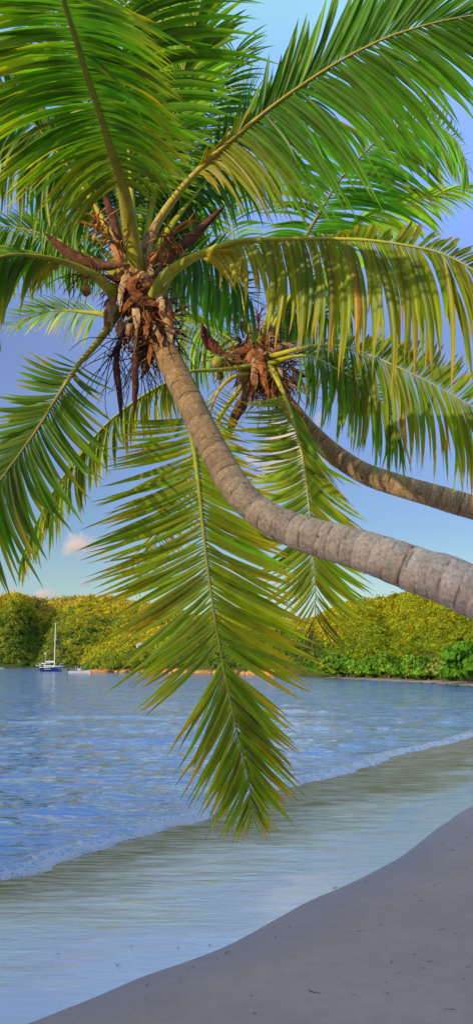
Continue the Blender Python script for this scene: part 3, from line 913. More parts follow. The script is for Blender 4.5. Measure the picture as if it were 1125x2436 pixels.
def frond(palm, pts, start, sideA, sideB, base=GREEN, tip=YEL, tipamt=.5, spacing=.031, width=.044, arch=.10, lean=.35,
          pet=.045, rcol=(.30, .30, .03), seed=1, jit=.06, basecol=None, ragged=.12, origin=None, label=None, brown=.06, dead=0, gaps=()):
    r = np.random.default_rng(seed)
    P3 = [np.append(at(*p), p[2]) for p in pts]
    Q, L = spline(P3, 160)
    P, Dp = Q[:, :3], Q[:, 3]
    T = unit(np.gradient(P, axis=0))
    n = int(L * (1 - start) / (spacing * .68))
    mb = MB()
    K = 9
    s = np.linspace(0, 1, K)
    prof = np.interp(s, [0, .1, .28, .5, .72, .88, 1], [.3, .8, 1, .92, .6, .25, .02])
    prof[0] = .30; prof[-1] = .015
    for side, key in ((-1, sideA), (1, sideB)):
        key = np.array([list(k) + [0] * (4 - len(k)) for k in key], float)
        for i in range(n):
            u = (i + .5 + r.uniform(-.25, .25)) / n
            if any(a < u < b for a, b in gaps): continue
            tt = start + (1 - start) * u
            fi = tt * 159
            i0 = int(min(fi, 158)); fr = fi - i0
            p = P[i0] * (1 - fr) + P[i0 + 1] * fr
            d = Dp[i0]; Tn = T[i0]
            if dead and u > 1 - dead and r.random() < .45: continue
            off = V3(*[np.interp(u, key[:, 0], key[:, k]) for k in (1, 2, 3)])
            if r.random() < .025: continue
            ang = r.normal() * jit * (3.2 if r.random() < .07 else 1)
            ca, sa = math.cos(ang), math.sin(ang)
            dx, dy = off[0] * ca - off[1] * sa, off[0] * sa + off[1] * ca
            sc = (1 + r.normal() * ragged) * (1 if r.random() > .05 else r.uniform(.5, .8))
            O = (pxoff(dx, dy, d) + FW * (off[2] + r.normal() * .05)) * sc
            ln = np.linalg.norm(O)
            Od = O / ln
            c1 = p + ln * .48 * unit(Od + lean * Tn + V3(0, 0, 1) * arch * 2) + r.normal(size=3) * .01
            c2 = p + O * .78 + V3(0, 0, 1) * arch * ln * .45 + Tn * lean * .12 * ln + r.normal(size=3) * .012
            e = p + O
            s_ = s[:, None]
            B = (1 - s_) ** 3 * p + 3 * (1 - s_) ** 2 * s_ * c1 + 3 * (1 - s_) * s_ ** 2 * c2 + s_ ** 3 * e
            D = unit(np.gradient(B, axis=0))
            W = Tn - (D @ Tn)[:, None] * D
            nw = np.linalg.norm(W, axis=1, keepdims=True)
            W = np.where(nw > .08, W / (nw + 1e-9), unit(np.cross(D, FW)))
            Nn = np.cross(D, W)
            tw = (r.normal() * .22) + s * r.normal() * .5
            Wt = W * np.cos(tw)[:, None] + Nn * np.sin(tw)[:, None]
            Nt = np.cross(D, Wt)
            wd = width * .9 * (.45 + .55 * math.sin(math.pi * min(1, u * .82 + .16))) * r.uniform(.85, 1.1) * min(1, ln / .35) * (.6 if dead and u > 1 - dead else 1)
            hw = (prof * wd / 2)[:, None]
            fold = hw * .75
            v = np.stack([B - Wt * hw - Nt * fold * .5, B + Nt * fold * .5, B + Wt * hw - Nt * fold * .5], 1).reshape(-1, 3)
            k = np.arange(K - 1)[:, None] * 3
            f = np.vstack([np.hstack([k, k + 1, k + 4, k + 3]), np.hstack([k + 1, k + 2, k + 5, k + 4])])
            yl = np.clip(tipamt + .08 + r.normal() * .22, 0, 1.0)
            m = np.clip((s - (1 - yl)) / .55, 0, 1)[:, None] ** 1.2
            bj = 1 + r.normal() * .26
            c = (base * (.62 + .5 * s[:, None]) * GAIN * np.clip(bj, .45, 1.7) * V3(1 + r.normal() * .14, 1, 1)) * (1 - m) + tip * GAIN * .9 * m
            if basecol is not None:
                mm = np.clip(1 - u / .22, 0, 1)
                c = c * (1 - mm) + basecol * mm
            if r.random() < brown * 4:
                bm_ = np.clip((s - .82) / .12, 0, 1)[:, None]
                c = c * (1 - bm_) + BROWN * bm_
            if dead and u > 1 - dead:
                dm = min(1, (u - (1 - dead)) / (dead * .5))
                c = c * (1 - dm) + BROWN * 1.1 * dm
            mid = np.repeat(c, 3, 0)
            mid[1::3] = mid[1::3] * .8 + V3(.25, .27, .03) * .2
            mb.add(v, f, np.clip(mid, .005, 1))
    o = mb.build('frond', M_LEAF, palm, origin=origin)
    if label: o['label'] = label
    # midrib
    mr = MB()
    tt = np.linspace(0, 1, 160)
    rad = pet * np.interp(tt, [0, .06, start, start + .25 * (1 - start), 1], [1.35, 1.0, .62, .36, .07])
    rc = np.clip(np.array(rcol) * V3(1.2, 1.2, .8), 0, .85); g = tt[:, None]
    cc = rc * (1 - g * .35) * np.where(g < .04, .7, 1)
    mr.tube(P[::2], rad[::2], 10, cc[::2], flat=.72)
    ro = mr.build('rachis', M_RACHIS, o, origin=origin)
    return o

def ribbon(mb, pts, w, col, cup=.5, n=14, shape='blade', face=None, col2=None):
    """folded strip: dry sheath pieces and spathes"""
    P, L = spline([at(*p) for p in pts], n)
    D = unit(np.gradient(P, axis=0))
    F_ = -FW if face is None else face
    W = unit(np.cross(D, F_)); Nn = np.cross(W, D)
    s = np.linspace(0, 1, n)
    if shape == 'blade': pr = np.interp(s, [0, .15, .5, .8, 1], [.9, .85, .7, .4, .06]) * (1 + RNG.normal(size=n) * .10)
    elif shape == 'boat': pr = np.sin(np.pi * np.clip(s * .96 + .03, 0, 1)) ** .75
    else: pr = np.interp(s, [0, .3, .55, .85, 1], [.35, .4, 1, .75, .03])
    a = np.linspace(-1, 1, 7)
    hw = w / 2 * pr
    v = P[:, None] + W[:, None] * (a[None, :, None] * hw[:, None, None]) - Nn[:, None] * ((a ** 2)[None, :, None] - .6) * (hw * cup)[:, None, None]
    v = v + RNG.normal(size=v.shape) * w * .035
    i, j = np.meshgrid(np.arange(n - 1), np.arange(6), indexing='ij')
    f = np.stack([i * 7 + j, i * 7 + j + 1, (i + 1) * 7 + j + 1, (i + 1) * 7 + j], -1).reshape(-1, 4)
    c = np.array(col)[None] * (1 - s[:, None]) + np.array(col if col2 is None else col2)[None] * s[:, None]
    mb.add(v.reshape(-1, 3), f, np.repeat(c, 7, 0))

def trunk(palm, pts, origin, rings=.075, cols=None, seed=1, nseg=44):
    """pts: (px,py,depth,radius) or world (x,y,z,r,'w')"""
    P4 = np.array([list(at(*p[:3])) + [p[3]] if len(p) == 4 else list(p[:4]) for p in pts])
    _, L = spline(P4, 10)
    n = int(L / .011)
    Q, L = spline(P4, n)
    P, R = Q[:, :3], Q[:, 3]
    r = np.random.default_rng(seed)
    al = np.linspace(0, L, n)
    # leaf scars: irregular steps
    edges = [0]
    while edges[-1] < L: edges.append(edges[-1] + rings * r.uniform(.65, 1.45))
    edges = np.array(edges)
    k = np.searchsorted(edges, al, side='right') - 1
    ph = (al - edges[k]) / (edges[k + 1] - edges[k])
    amp = r.uniform(.4, 1.3, len(edges))[k]
    T = unit(np.gradient(P, axis=0))
    a = unit(np.cross(T[0], V3(0, 0, 1)))
    th = np.arange(nseg) / nseg * 2 * math.pi
    off = r.normal(size=len(edges)) * .5
    V, C = [], []
    cols = np.array(cols)
    for i in range(n):
        a = unit(a - np.dot(a, T[i]) * T[i]); b = np.cross(T[i], a)
        u = al[i] / L
        phase = (ph[i] + .12 * np.sin(th + off[k[i]] * 6) + .05 * np.sin(3 * th + k[i])) % 1
        rad = R[i] * (1 + amp[i] * (.030 * (phase ** 2) - .022 * np.exp(-(phase / .07) ** 2)) + .018 * np.sin(th * 3 + al[i] * 5) + .015 * np.sin(th * 2 - al[i] * 9))
        V.append(P[i] + rad[:, None] * (np.cos(th)[:, None] * a + np.sin(th)[:, None] * b))
        c = V3(*[np.interp(u, cols[:, 0], cols[:, q]) for q in (1, 2, 3)])
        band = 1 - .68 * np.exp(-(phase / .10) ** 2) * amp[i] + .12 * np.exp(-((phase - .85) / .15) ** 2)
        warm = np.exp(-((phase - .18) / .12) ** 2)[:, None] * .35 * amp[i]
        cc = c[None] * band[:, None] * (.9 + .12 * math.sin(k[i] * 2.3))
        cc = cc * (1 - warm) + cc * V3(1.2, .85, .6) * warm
        C.append(cc)
    V = np.vstack(V); C = np.vstack(C)
    i, j = np.meshgrid(np.arange(n - 1), np.arange(nseg), indexing='ij')
    j2 = (j + 1) % nseg
    f = np.stack([i * nseg + j, i * nseg + j2, (i + 1) * nseg + j2, (i + 1) * nseg + j], -1).reshape(-1, 4)
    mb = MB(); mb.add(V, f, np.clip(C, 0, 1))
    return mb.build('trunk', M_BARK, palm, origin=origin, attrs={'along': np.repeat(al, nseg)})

def coconut(palm, px, py, d, r, col, origin, stalk):
    mb = MB()
    v, f = ico(3)
    an = np.arctan2(v[:, 1], v[:, 0])
    rr = 1 + .05 * np.cos(3 * an)
    v = v * rr[:, None] * V3(1, 1, 1.28)
    v[:, 2] -= .10 * (v[:, 0] ** 2 + v[:, 1] ** 2)
    c = at(px, py, d)
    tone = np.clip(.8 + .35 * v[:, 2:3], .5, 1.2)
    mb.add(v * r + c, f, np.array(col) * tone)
    o = mb.build('coconut', M_NUT, palm, origin=origin)
    mb = MB(); mb.tube(np.array([c + V3(0, 0, r * 1.15), c + V3(0, 0, r * 1.4)]), [r * .5, r * .3], 8, (.30, .20, .06))
    mb.tube(spline([at(*p) for p in stalk], 12)[0], np.linspace(.012, .006, 12), 6, (.32, .2, .04))
    mb.build('coconut_stalk', M_RACHIS, o, origin=origin)

def twigs(palm, pts, n, ln, spread, col, origin, seed, rad=.006, droop=.2, name='flower_stalk'):
    """a branched stalk: main stem and many thin kinked branchlets"""
    r = np.random.default_rng(seed)
    P, L = spline([at(*p) for p in pts], 20)
    mb = MB(); mb.tube(P, np.linspace(rad * 2.6, rad * 1.2, 20), 6, col)
    T = unit(np.gradient(P, axis=0))
    for k in range(n):
        i = r.integers(5, 20)
        d = unit(T[i] * .6 + r.normal(size=3) * spread)
        q = [P[i]]
        for m in range(4):
            d = unit(d + r.normal(size=3) * .28 + V3(0, 0, -droop))
            q.append(q[-1] + d * ln * r.uniform(.6, 1.2) / 4)
        mb.tube(spline(q, 8)[0], np.linspace(rad, rad * .5, 8), 5, np.array(col) * r.uniform(.6, 1.3))
    return mb.build(name, M_DRY, palm, origin=origin)

exec_fronds = True
# ---- front palm
base_a = V3(4.9, 4.1, .05)
palm_a = thing('coconut_palm', base_a, 'front coconut palm with thick grey ringed trunk leaning in from the right', 'palm tree')
OA = base_a
trunk(palm_a, [(5.0, 4.1, -.1, .22, 1), (4.3, 4.15, .55, .18, 1), (3.2, 4.25, 1.35, .155, 1), (2.2, 4.45, 2.0, .145, 1),
               (1125, 1408, 4.8, .134), (1000, 1361, 4.95, .122), (870, 1313, 5.1, .115), (700, 1261, 5.35, .100), (612, 1214, 5.5, .093), (560, 1160, 5.65, .091),
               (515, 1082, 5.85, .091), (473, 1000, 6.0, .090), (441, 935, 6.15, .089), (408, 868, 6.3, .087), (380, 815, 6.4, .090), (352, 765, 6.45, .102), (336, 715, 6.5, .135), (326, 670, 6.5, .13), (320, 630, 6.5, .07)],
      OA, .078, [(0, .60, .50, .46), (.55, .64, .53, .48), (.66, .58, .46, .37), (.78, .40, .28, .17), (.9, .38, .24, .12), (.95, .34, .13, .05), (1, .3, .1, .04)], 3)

FA = dict(origin=OA)
A = lambda *a, **k: frond(palm_a, *a, **{**FA, **k})
# great frond rising to the upper left, its underside towards the viewer
A([(322, 660, 6.40), (312, 560, 6.25), (300, 480, 6.05), (285, 420, 5.85), (260, 340, 5.55), (235, 260, 5.2), (205, 170, 4.85), (180, 90, 4.5), (155, 10, 4.15), (130, -80, 3.8), (110, -160, 3.5)], .22,
  [(0, -110, 120, .0), (.12, -200, 150, .0), (.3, -300, 150, .0), (.5, -345, 100, .0), (.7, -350, 60, 0), (1, -230, -60, 0)],
  [(0, 90, 70, .0), (.12, 175, 95, .0), (.3, 215, 110, .0), (.5, 215, 95, .0), (.7, 235, 90, 0), (1, 200, -30, 0)],
  base=V3(.135, .32, .006), tip=YEL, tipamt=.48, spacing=.026, width=.046, arch=.13, lean=.25, pet=.062, rcol=(.34, .30, .05), seed=1, basecol=OLIVE)
# behind it, upright
A([(325, 640, 6.6), (318, 520, 6.8), (310, 400, 6.85), (300, 250, 6.75), (294, 120, 6.5), (288, 0, 6.2), (280, -120, 5.9)], .3,
  [(0, -150, 60), (.4, -260, 0), (1, -200, -150)], [(0, 140, 20), (.25, 240, -10), (.5, 290, -50), (.8, 290, -85), (1, 150, -200)],
  base=GREEN * .95, tip=LIME, tipamt=.2, seed=2, spacing=.034, width=.05)
A([(338, 640, 6.7), (360, 500, 7.0), (395, 350, 7.2), (430, 200, 7.2), (465, 60, 7.05), (500, -80, 6.9)], .3,
  [(0, -70, -40), (.5, -90, -150), (1, -60, -190)], [(0, 100, 10), (.5, 150, -110), (1, 90, -190)],
  base=LIME, tip=LIME, tipamt=.2, seed=3, spacing=.034, width=.048)
A([(340, 640, 6.7), (390, 540, 7.2), (440, 420, 7.5), (490, 300, 7.7), (530, 200, 7.8), (560, 120, 7.8)], .25,
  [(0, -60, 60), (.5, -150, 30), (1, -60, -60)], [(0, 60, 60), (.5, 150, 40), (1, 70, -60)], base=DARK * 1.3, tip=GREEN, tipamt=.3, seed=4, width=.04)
# great frond to the upper right
A([(335, 640, 6.6), (370, 540, 6.7), (440, 440, 6.7), (520, 360, 6.6), (620, 275, 6.5), (700, 215, 6.4), (800, 150, 6.25), (900, 98, 6.1), (970, 72, 6.0), (1050, 50, 5.9), (1140, 35, 5.8), (1220, 40, 5.7)], .26,
  [(0, 25, -35, -.1), (.1, 40, -45, -.1), (.2, 50, -110, 0), (.33, 55, -190, 0), (.5, 95, -225, 0), (.65, 130, -190, 0), (.8, 170, -95, 0), (1, 120, -10, 0)],
  [(0, 40, 50, -.1), (.08, 110, 150, 0), (.2, 180, 220, 0), (.35, 215, 240, 0), (.5, 220, 225, 0), (.65, 225, 190, 0), (.8, 210, 140, 0), (1, 130, 80, 0)],
  base=V3(.055, .19, .006), tip=GREEN, tipamt=.35, spacing=.029, width=.05, arch=.05, lean=.2, pet=.05, rcol=(.36, .28, .07), seed=5, basecol=YEL * .9)
# frond reaching right in a low arch, curtain of leaflets hanging
A([(372, 705, 6.35), (398, 655, 6.25), (450, 618, 6.12), (520, 588, 6.0), (580, 572, 5.9), (680, 568, 5.75), (780, 568, 5.6), (880, 572, 5.45), (1000, 590, 5.3), (1070, 612, 5.2), (1140, 655, 5.1), (1210, 730, 5.0)], .17,
  [(0, 70, 20, -.1), (.12, 60, 5, .1), (.25, 30, -15, .25), (.4, 25, -35, .3), (.55, 25, -62, .25), (.7, 50, -65, .2), (.85, 70, -40, .15), (1, 60, 40, 0)],
  [(0, 70, 70, -.1), (.12, 40, 130, -.05), (.25, 15, 220, 0), (.4, 15, 280, 0), (.55, 35, 300, 0), (.7, 75, 275, 0), (.85, 80, 240, 0), (1, 30, 160, 0)],
  base=V3(.19, .24, .006), tip=ORNG, tipamt=.33, spacing=.029, width=.050, arch=.10, lean=.25, pet=.05, rcol=(.36, .36, .05), seed=6, basecol=YEL)
# left, low arch
A([(270, 695, 6.35), (230, 660, 6.2), (170, 630, 6.05), (110, 613, 5.9), (50, 606, 5.75), (0, 612, 5.6), (-70, 645, 5.5), (-150, 710, 5.4)], .3,
  [(0, -90, -20, .1), (.3, -90, -35, .15), (1, -60, 0, .1)], [(0, -60, 70, 0), (.25, -50, 130, 0), (.5, -30, 190, 0), (1, -30, 180, 0)],
  base=V3(.09, .21, .012), tip=YEL, tipamt=.4, seed=7, width=.045, basecol=YEL, rcol=(.34, .34, .05))
# lower left
A([(285, 735, 6.45), (255, 785, 6.4), (220, 830, 6.3), (185, 870, 6.2), (140, 940, 6.1), (90, 1020, 6.0), (40, 1090, 5.9), (0, 1145, 5.85), (-50, 1225, 5.8), (-90, 1310, 5.75)], .27,
  [(0, -75, -45, 0), (.12, -125, -25, 0), (.3, -150, 35, 0), (.6, -145, 75, 0), (1, -60, 120, 0)],
  [(0, 75, 50, 0), (.12, 110, 95, 0), (.3, 120, 150, 0), (.5, 85, 185, 0), (.7, 55, 215, 0), (.85, 35, 230, 0), (1, -10, 160, 0)],
  base=V3(.09, .19, .006), tip=YEL * .8, tipamt=.35, seed=8, width=.044, spacing=.034, arch=.04, rcol=(.32, .28, .05), pet=.04)
# left behind, bright
A([(270, 750, 6.6), (200, 742, 6.9), (140, 738, 7.2), (80, 752, 7.5), (25, 775, 7.7)], .12,
  [(0, -30, -40), (.5, -80, -25), (1, -40, 0)], [(0, -30, 90), (.5, -60, 60), (1, -30, 20)], base=LIME * .85, tip=YEL, tipamt=.4, seed=9, width=.036, spacing=.045)
# hanging straight down behind the trunk
A([(362, 740, 6.62), (400, 850, 6.66), (435, 960, 6.6), (455, 1030, 6.55), (470, 1130, 6.5), (488, 1300, 6.45), (505, 1430, 6.4), (530, 1580, 6.35), (560, 1720, 6.3), (590, 1850, 6.3), (601, 1940, 6.3)], .225,
  [(0, -170, -5, 0), (.06, -200, 45, 0), (.2, -250, 100, 0), (.35, -255, 125, 0), (.46, -205, 165, 0), (.58, -180, 160, 0), (.625, -95, 195, 0), (.68, -98, 205, 0), (.78, -100, 190, 0), (.88, -80, 150, 0), (.95, -45, 115, 0), (1, -8, 50, 0)],
  [(0, 110, 10, 0), (.06, 150, 50, 0), (.2, 190, 80, 0), (.35, 220, 100, 0), (.46, 235, 125, 0), (.575, 200, 125, 0), (.63, 150, 135, 0), (.75, 140, 140, 0), (.86, 110, 120, 0), (.94, 65, 105, 0), (1, 14, 55, 0)],
  base=V3(.25, .33, .005), tip=V3(.56, .32, .010), tipamt=.36, spacing=.024, width=.037, arch=.03, lean=.14, pet=.05, rcol=(.34, .36, .06), seed=10, brown=.12, gaps=((.588, .618),),
  label='long frond hanging straight down behind the trunk')
# upper left behind the great frond
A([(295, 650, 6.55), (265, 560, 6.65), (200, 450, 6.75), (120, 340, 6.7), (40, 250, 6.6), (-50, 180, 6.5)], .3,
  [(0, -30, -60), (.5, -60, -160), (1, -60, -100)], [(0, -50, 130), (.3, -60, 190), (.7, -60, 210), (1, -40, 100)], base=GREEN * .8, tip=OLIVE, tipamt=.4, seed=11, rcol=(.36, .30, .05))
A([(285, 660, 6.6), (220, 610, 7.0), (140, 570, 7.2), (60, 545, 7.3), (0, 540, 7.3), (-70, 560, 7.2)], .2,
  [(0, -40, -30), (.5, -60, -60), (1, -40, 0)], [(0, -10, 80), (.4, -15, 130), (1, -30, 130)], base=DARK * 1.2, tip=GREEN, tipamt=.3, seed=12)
# behind, drooping right
A([(355, 650, 6.6), (420, 605, 6.9), (490, 612, 7.2), (550, 650, 7.4), (600, 715, 7.5)], .15,
  [(0, 40, -40), (.5, 60, -50), (1, 40, 20)], [(0, -10, 110), (.5, 5, 150), (1, 10, 120)], base=DARK, tip=GREEN, tipamt=.25, seed=13)
A([(310, 650, 6.6), (285, 540, 6.9), (270, 470, 7.1), (240, 400, 7.2), (200, 340, 7.2)], .2,
  [(0, -70, 40), (.5, -110, 40), (1, -60, -40)], [(0, 80, 40), (.5, 120, 40), (1, 40, -60)], base=DARK, tip=GREEN, tipamt=.3, seed=14)
A([(340, 650, 6.6), (380, 580, 7.0), (410, 520, 7.3), (440, 480, 7.5), (480, 450, 7.7)], .2,
  [(0, -50, -50), (.5, -50, -90), (1, 10, -80)], [(0, 30, 70), (.5, 60, 110), (1, 50, 50)], base=DARK, tip=GREEN, tipamt=.3, seed=15)

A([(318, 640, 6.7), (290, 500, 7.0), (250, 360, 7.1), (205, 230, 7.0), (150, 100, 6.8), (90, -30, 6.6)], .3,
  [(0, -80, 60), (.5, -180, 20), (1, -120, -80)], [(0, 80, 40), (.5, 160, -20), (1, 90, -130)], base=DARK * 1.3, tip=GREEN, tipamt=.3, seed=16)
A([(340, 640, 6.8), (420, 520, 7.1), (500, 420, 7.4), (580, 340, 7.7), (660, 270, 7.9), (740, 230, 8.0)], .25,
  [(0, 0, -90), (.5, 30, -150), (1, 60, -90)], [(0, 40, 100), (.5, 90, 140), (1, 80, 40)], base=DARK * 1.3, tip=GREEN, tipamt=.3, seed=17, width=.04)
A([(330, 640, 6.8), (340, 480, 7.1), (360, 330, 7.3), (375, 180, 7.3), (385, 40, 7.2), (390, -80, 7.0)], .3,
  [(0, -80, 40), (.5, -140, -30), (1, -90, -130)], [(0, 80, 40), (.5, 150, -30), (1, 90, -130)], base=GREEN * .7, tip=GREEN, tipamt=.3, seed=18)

A([(300, 660, 6.7), (250, 600, 7.0), (190, 560, 7.3), (120, 560, 7.5), (50, 600, 7.6), (-10, 660, 7.6)], .22,
  [(0, -30, -50), (.5, -60, -50), (1, -40, 10)], [(0, -5, 90), (.5, -15, 130), (1, -15, 110)], base=GREEN * .8, tip=YEL, tipamt=.3, seed=41, width=.038)

# crown dress of the front palm
def sheaths(palm, origin, rows):
    for (pts, w, c, c2) in rows:
        mb = MB(); ribbon(mb, pts, w * .85, c, .28, 14, 'blade', None, c2)
        mb.build('leaf_sheath', M_DRY, palm, origin=origin)
TAN = (.52, .36, .22); RUST = (.36, .12, .04); TAN2 = (.44, .26, .13); DKB = (.15, .06, .03)
sheaths(palm_a, OA, [
    ([(322, 640, 6.33), (300, 662, 6.3), (288, 700, 6.28), (286, 742, 6.3)], .085, TAN2, TAN),
    ([(300, 650, 6.36), (276, 690, 6.34), (264, 735, 6.33), (266, 790, 6.33)], .10, RUST, TAN),
    ([(282, 680, 6.38), (262, 720, 6.36), (252, 765, 6.36), (262, 800, 6.4)], .07, TAN2, RUST),
    ([(318, 655, 6.3), (345, 660, 6.28), (362, 690, 6.3), (352, 715, 6.32)], .10, TAN2, RUST),
    ([(330, 650, 6.3), (312, 680, 6.26), (330, 705, 6.28), (362, 712, 6.3)], .09, RUST, DKB),
    ([(322, 735, 6.27), (326, 762, 6.25), (325, 800, 6.28)], .075, TAN, TAN2),
    ([(378, 700, 6.3), (384, 725, 6.28), (388, 756, 6.3)], .075, TAN, TAN2),
    ([(390, 735, 6.33), (402, 775, 6.3), (408, 838, 6.32)], .105, TAN2, TAN),
    ([(370, 690, 6.4), (398, 715, 6.38), (412, 750, 6.38)], .08, RUST, TAN2),
    ([(345, 740, 6.27), (352, 765, 6.26), (348, 790, 6.28)], .06, RUST, DKB),
    ([(292, 765, 6.36), (284, 785, 6.34), (286, 812, 6.36)], .09, TAN2, TAN),
    ([(308, 770, 6.33), (304, 790, 6.32), (294, 838, 6.36)], .045, TAN2, RUST),
    ([(352, 640, 6.4), (366, 610, 6.4), (372, 585, 6.42)], .08, TAN2, RUST),
    ([(345, 630, 6.45), (385, 610, 6.42), (435, 592, 6.45)], .10, RUST, TAN2),
    ([(300, 640, 6.42), (278, 590, 6.44), (270, 520, 6.5)], .12, RUST, TAN2),
    ([(330, 620, 6.45), (355, 560, 6.5), (385, 510, 6.55)], .09, DKB, TAN2),
    ([(312, 640, 6.32), (296, 625, 6.32), (285, 610, 6.34)], .06, TAN2, RUST),
    ([(360, 660, 6.36), (352, 625, 6.36), (345, 600, 6.4)], .08, TAN, RUST),
    ([(336, 715, 6.27), (370, 722, 6.27), (395, 735, 6.32)], .07, DKB, RUST),
    ([(336, 700, 6.27), (305, 722, 6.27), (290, 750, 6.3)], .07, DKB, RUST),
    ([(340, 680, 6.28), (372, 668, 6.3), (392, 690, 6.33)], .07, RUST, TAN2),
    ([(362, 770, 6.3), (378, 800, 6.27), (392, 850, 6.27)], .05, TAN2, RUST),
])
def spathe(palm, origin, pts, w, c, c2, cup=.9, shape='boat'):
    mb = MB(); ribbon(mb, pts, w, c, cup, 20, shape, None, c2)
    mb.build('spathe', M_DRY, palm, origin=origin)
WINE = (.10, .02, .016); WINE2 = (.07, .02, .02)
spathe(palm_a, OA, [(300, 625, 6.35), (288, 580, 6.3), (262, 500, 6.25), (240, 436, 6.25)], .06, (.2, .10, .06), WINE)
spathe(palm_a, OA, [(305, 628, 6.3), (240, 630, 6.25), (175, 608, 6.2), (108, 556, 6.2)], .085, (.24, .12, .06), WINE, .8)
spathe(palm_a, OA, [(360, 665, 6.3), (400, 615, 6.25), (460, 560, 6.2), (532, 492, 6.2)], .075, (.20, .11, .07), WINE, .8)
spathe(palm_a, OA, [(300, 770, 6.35), (278, 850, 6.3), (284, 930, 6.3), (291, 1016, 6.32)], .045, WINE2, (.10, .05, .045), .8)
spathe(palm_a, OA, [(326, 780, 6.3), (322, 860, 6.25), (322, 930, 6.25), (318, 998, 6.27)], .05, (.14, .06, .035), WINE2, .8)
twigs(palm_a, [(300, 600, 6.3), (270, 575, 6.2), (240, 545, 6.15), (228, 515, 6.1)], 26, .22, .6, (.42, .15, .03), OA, 1, .006)
twigs(palm_a, [(360, 620, 6.35), (385, 595, 6.25), (405, 575, 6.2), (412, 550, 6.2)], 30, .22, .6, (.38, .14, .035), OA, 2, .006)
twigs(palm_a, [(300, 780, 6.35), (280, 820, 6.3), (262, 850, 6.3)], 26, .5, .55, (.06, .035, .03), OA, 3, .004, .25)
twigs(palm_a, [(330, 790, 6.35), (338, 830, 6.4), (340, 860, 6.45)], 22, .45, .5, (.06, .035, .03), OA, 4, .004, .25)
twigs(palm_a, [(270, 660, 6.3), (220, 650, 6.2), (190, 655, 6.15)], 24, .3, .6, (.2, .08, .04), OA, 5, .004, .2)
coconut(palm_a, 205, 691, 6.15, .032, (.52, .25, .05), OA, [(205, 676, 6.15), (215, 655, 6.2), (270, 655, 6.3)])
for k, (x, y, d) in enumerate([(232, 540, 6.15), (226, 568, 6.15), (248, 560, 6.15)]):
    coconut(palm_a, x, y, d, .02, (.5, .28, .04), OA, [(x, y - 8, d), (x + 12, y + 6, d), (275, 578, 6.2)])

def fibres(palm, origin, pts, n, ln, rad0, cols, seed, wob=.5):
    r = np.random.default_rng(seed)
    P, L = spline([at(*p) for p in pts], 30)
    T = unit(np.gradient(P, axis=0))
    mb = MB()
    for k in range(n):
        i = r.integers(0, 30)
        a = unit(np.cross(T[i], r.normal(size=3)))
        p0 = P[i] + a * rad0 * r.uniform(.75, 1.0)
        d = unit(a * r.uniform(.25, .9) + V3(0, 0, r.normal() * .7 - .25) + r.normal(size=3) * .3)
        q = [p0]
        l = ln * r.uniform(.4, 1.3)
        for m in range(4):
            d = unit(d + r.normal(size=3) * wob * .5 + V3(0, 0, -.22))
            q.append(q[-1] + d * l / 4)
        Q, _ = spline(q, 8)
        c = np.array(cols[r.integers(len(cols))]) * r.uniform(.35, 1.05)
        if r.random() < .38:
            w = r.uniform(.006, .024)
            D = unit(np.gradient(Q, axis=0)); W = unit(np.cross(D, a + r.normal(size=3) * .4))
            pr = np.interp(np.linspace(0, 1, 8), [0, .4, .8, 1], [1, .9, .6, .05])[:, None] * w
            v = np.stack([Q - W * pr, Q + np.cross(D, W) * pr * .35, Q + W * pr], 1).reshape(-1, 3)
            kk = np.arange(7)[:, None] * 3
            mb.add(v, np.vstack([np.hstack([kk, kk + 1, kk + 4, kk + 3]), np.hstack([kk + 1, kk + 2, kk + 5, kk + 4])]), c)
        else:
            mb.tube(Q, np.linspace(.006, .002, 8), 5, c)
    return mb.build('crown_fibre', M_DRY, palm, origin=origin)
fibres(palm_a, OA, [(392, 830, 6.4), (352, 765, 6.45), (336, 715, 6.5), (322, 650, 6.5)], 330, .24, .125, [RUST, TAN2, DKB, TAN, (.30, .12, .04)], 71)
# ---- rear palm
base_b = V3(8.6, 9.2, .1)
palm_b = thing('coconut_palm', base_b, 'rear coconut palm with thinner brown trunk curving in from the right', 'palm tree')
OB = base_b
trunk(palm_b, [(8.7, 9.2, -.1, .20, 1), (7.6, 9.2, 1.2, .16, 1), (5.8, 9.2, 2.6, .14, 1), (4.2, 9.3, 3.25, .130, 1),
               (1125, 1208, 9.5, .124), (1040, 1182, 9.55, .120), (960, 1158, 9.6, .116), (870, 1128, 9.7, .112), (800, 1085, 9.8, .106), (745, 1035, 9.9, .100), (700, 985, 10.0, .098), (660, 935, 10.05, .105), (632, 890, 10.1, .19), (615, 850, 10.1, .21), (606, 800, 10.1, .10)],
      OB, .07, [(0, .58, .42, .30), (.7, .54, .38, .24), (.85, .42, .25, .13), (.93, .32, .12, .05), (1, .26, .09, .04)], 5, 36)
FB = dict(origin=OB, spacing=.037, width=.048, pet=.038)
Bf = lambda *a, **k: frond(palm_b, *a, **{**FB, **k})
Bf([(645, 870, 9.9), (680, 950, 9.6), (700, 1010, 9.4), (720, 1090, 9.3), (732, 1180, 9.2), (742, 1300, 9.1), (750, 1400, 9.1), (748, 1480, 9.1), (742, 1550, 9.1)], .14,
   [(0, -90, 5, 0), (.15, -120, 10, 0), (.4, -125, 45, 0), (.6, -130, 85, 0), (.8, -80, 120, 0), (1, -8, 60, 0)],
   [(0, 50, 70, 0), (.15, 85, 120, 0), (.35, 115, 100, 0), (.6, 150, 115, 0), (.8, 95, 110, 0), (1, 15, 70, 0)],
   base=V3(.20, .28, .006), tip=YEL, tipamt=.35, seed=21, width=.046, spacing=.036, arch=.02, rcol=(.36, .32, .05), dead=.24, label='hanging frond with dry brown tip')
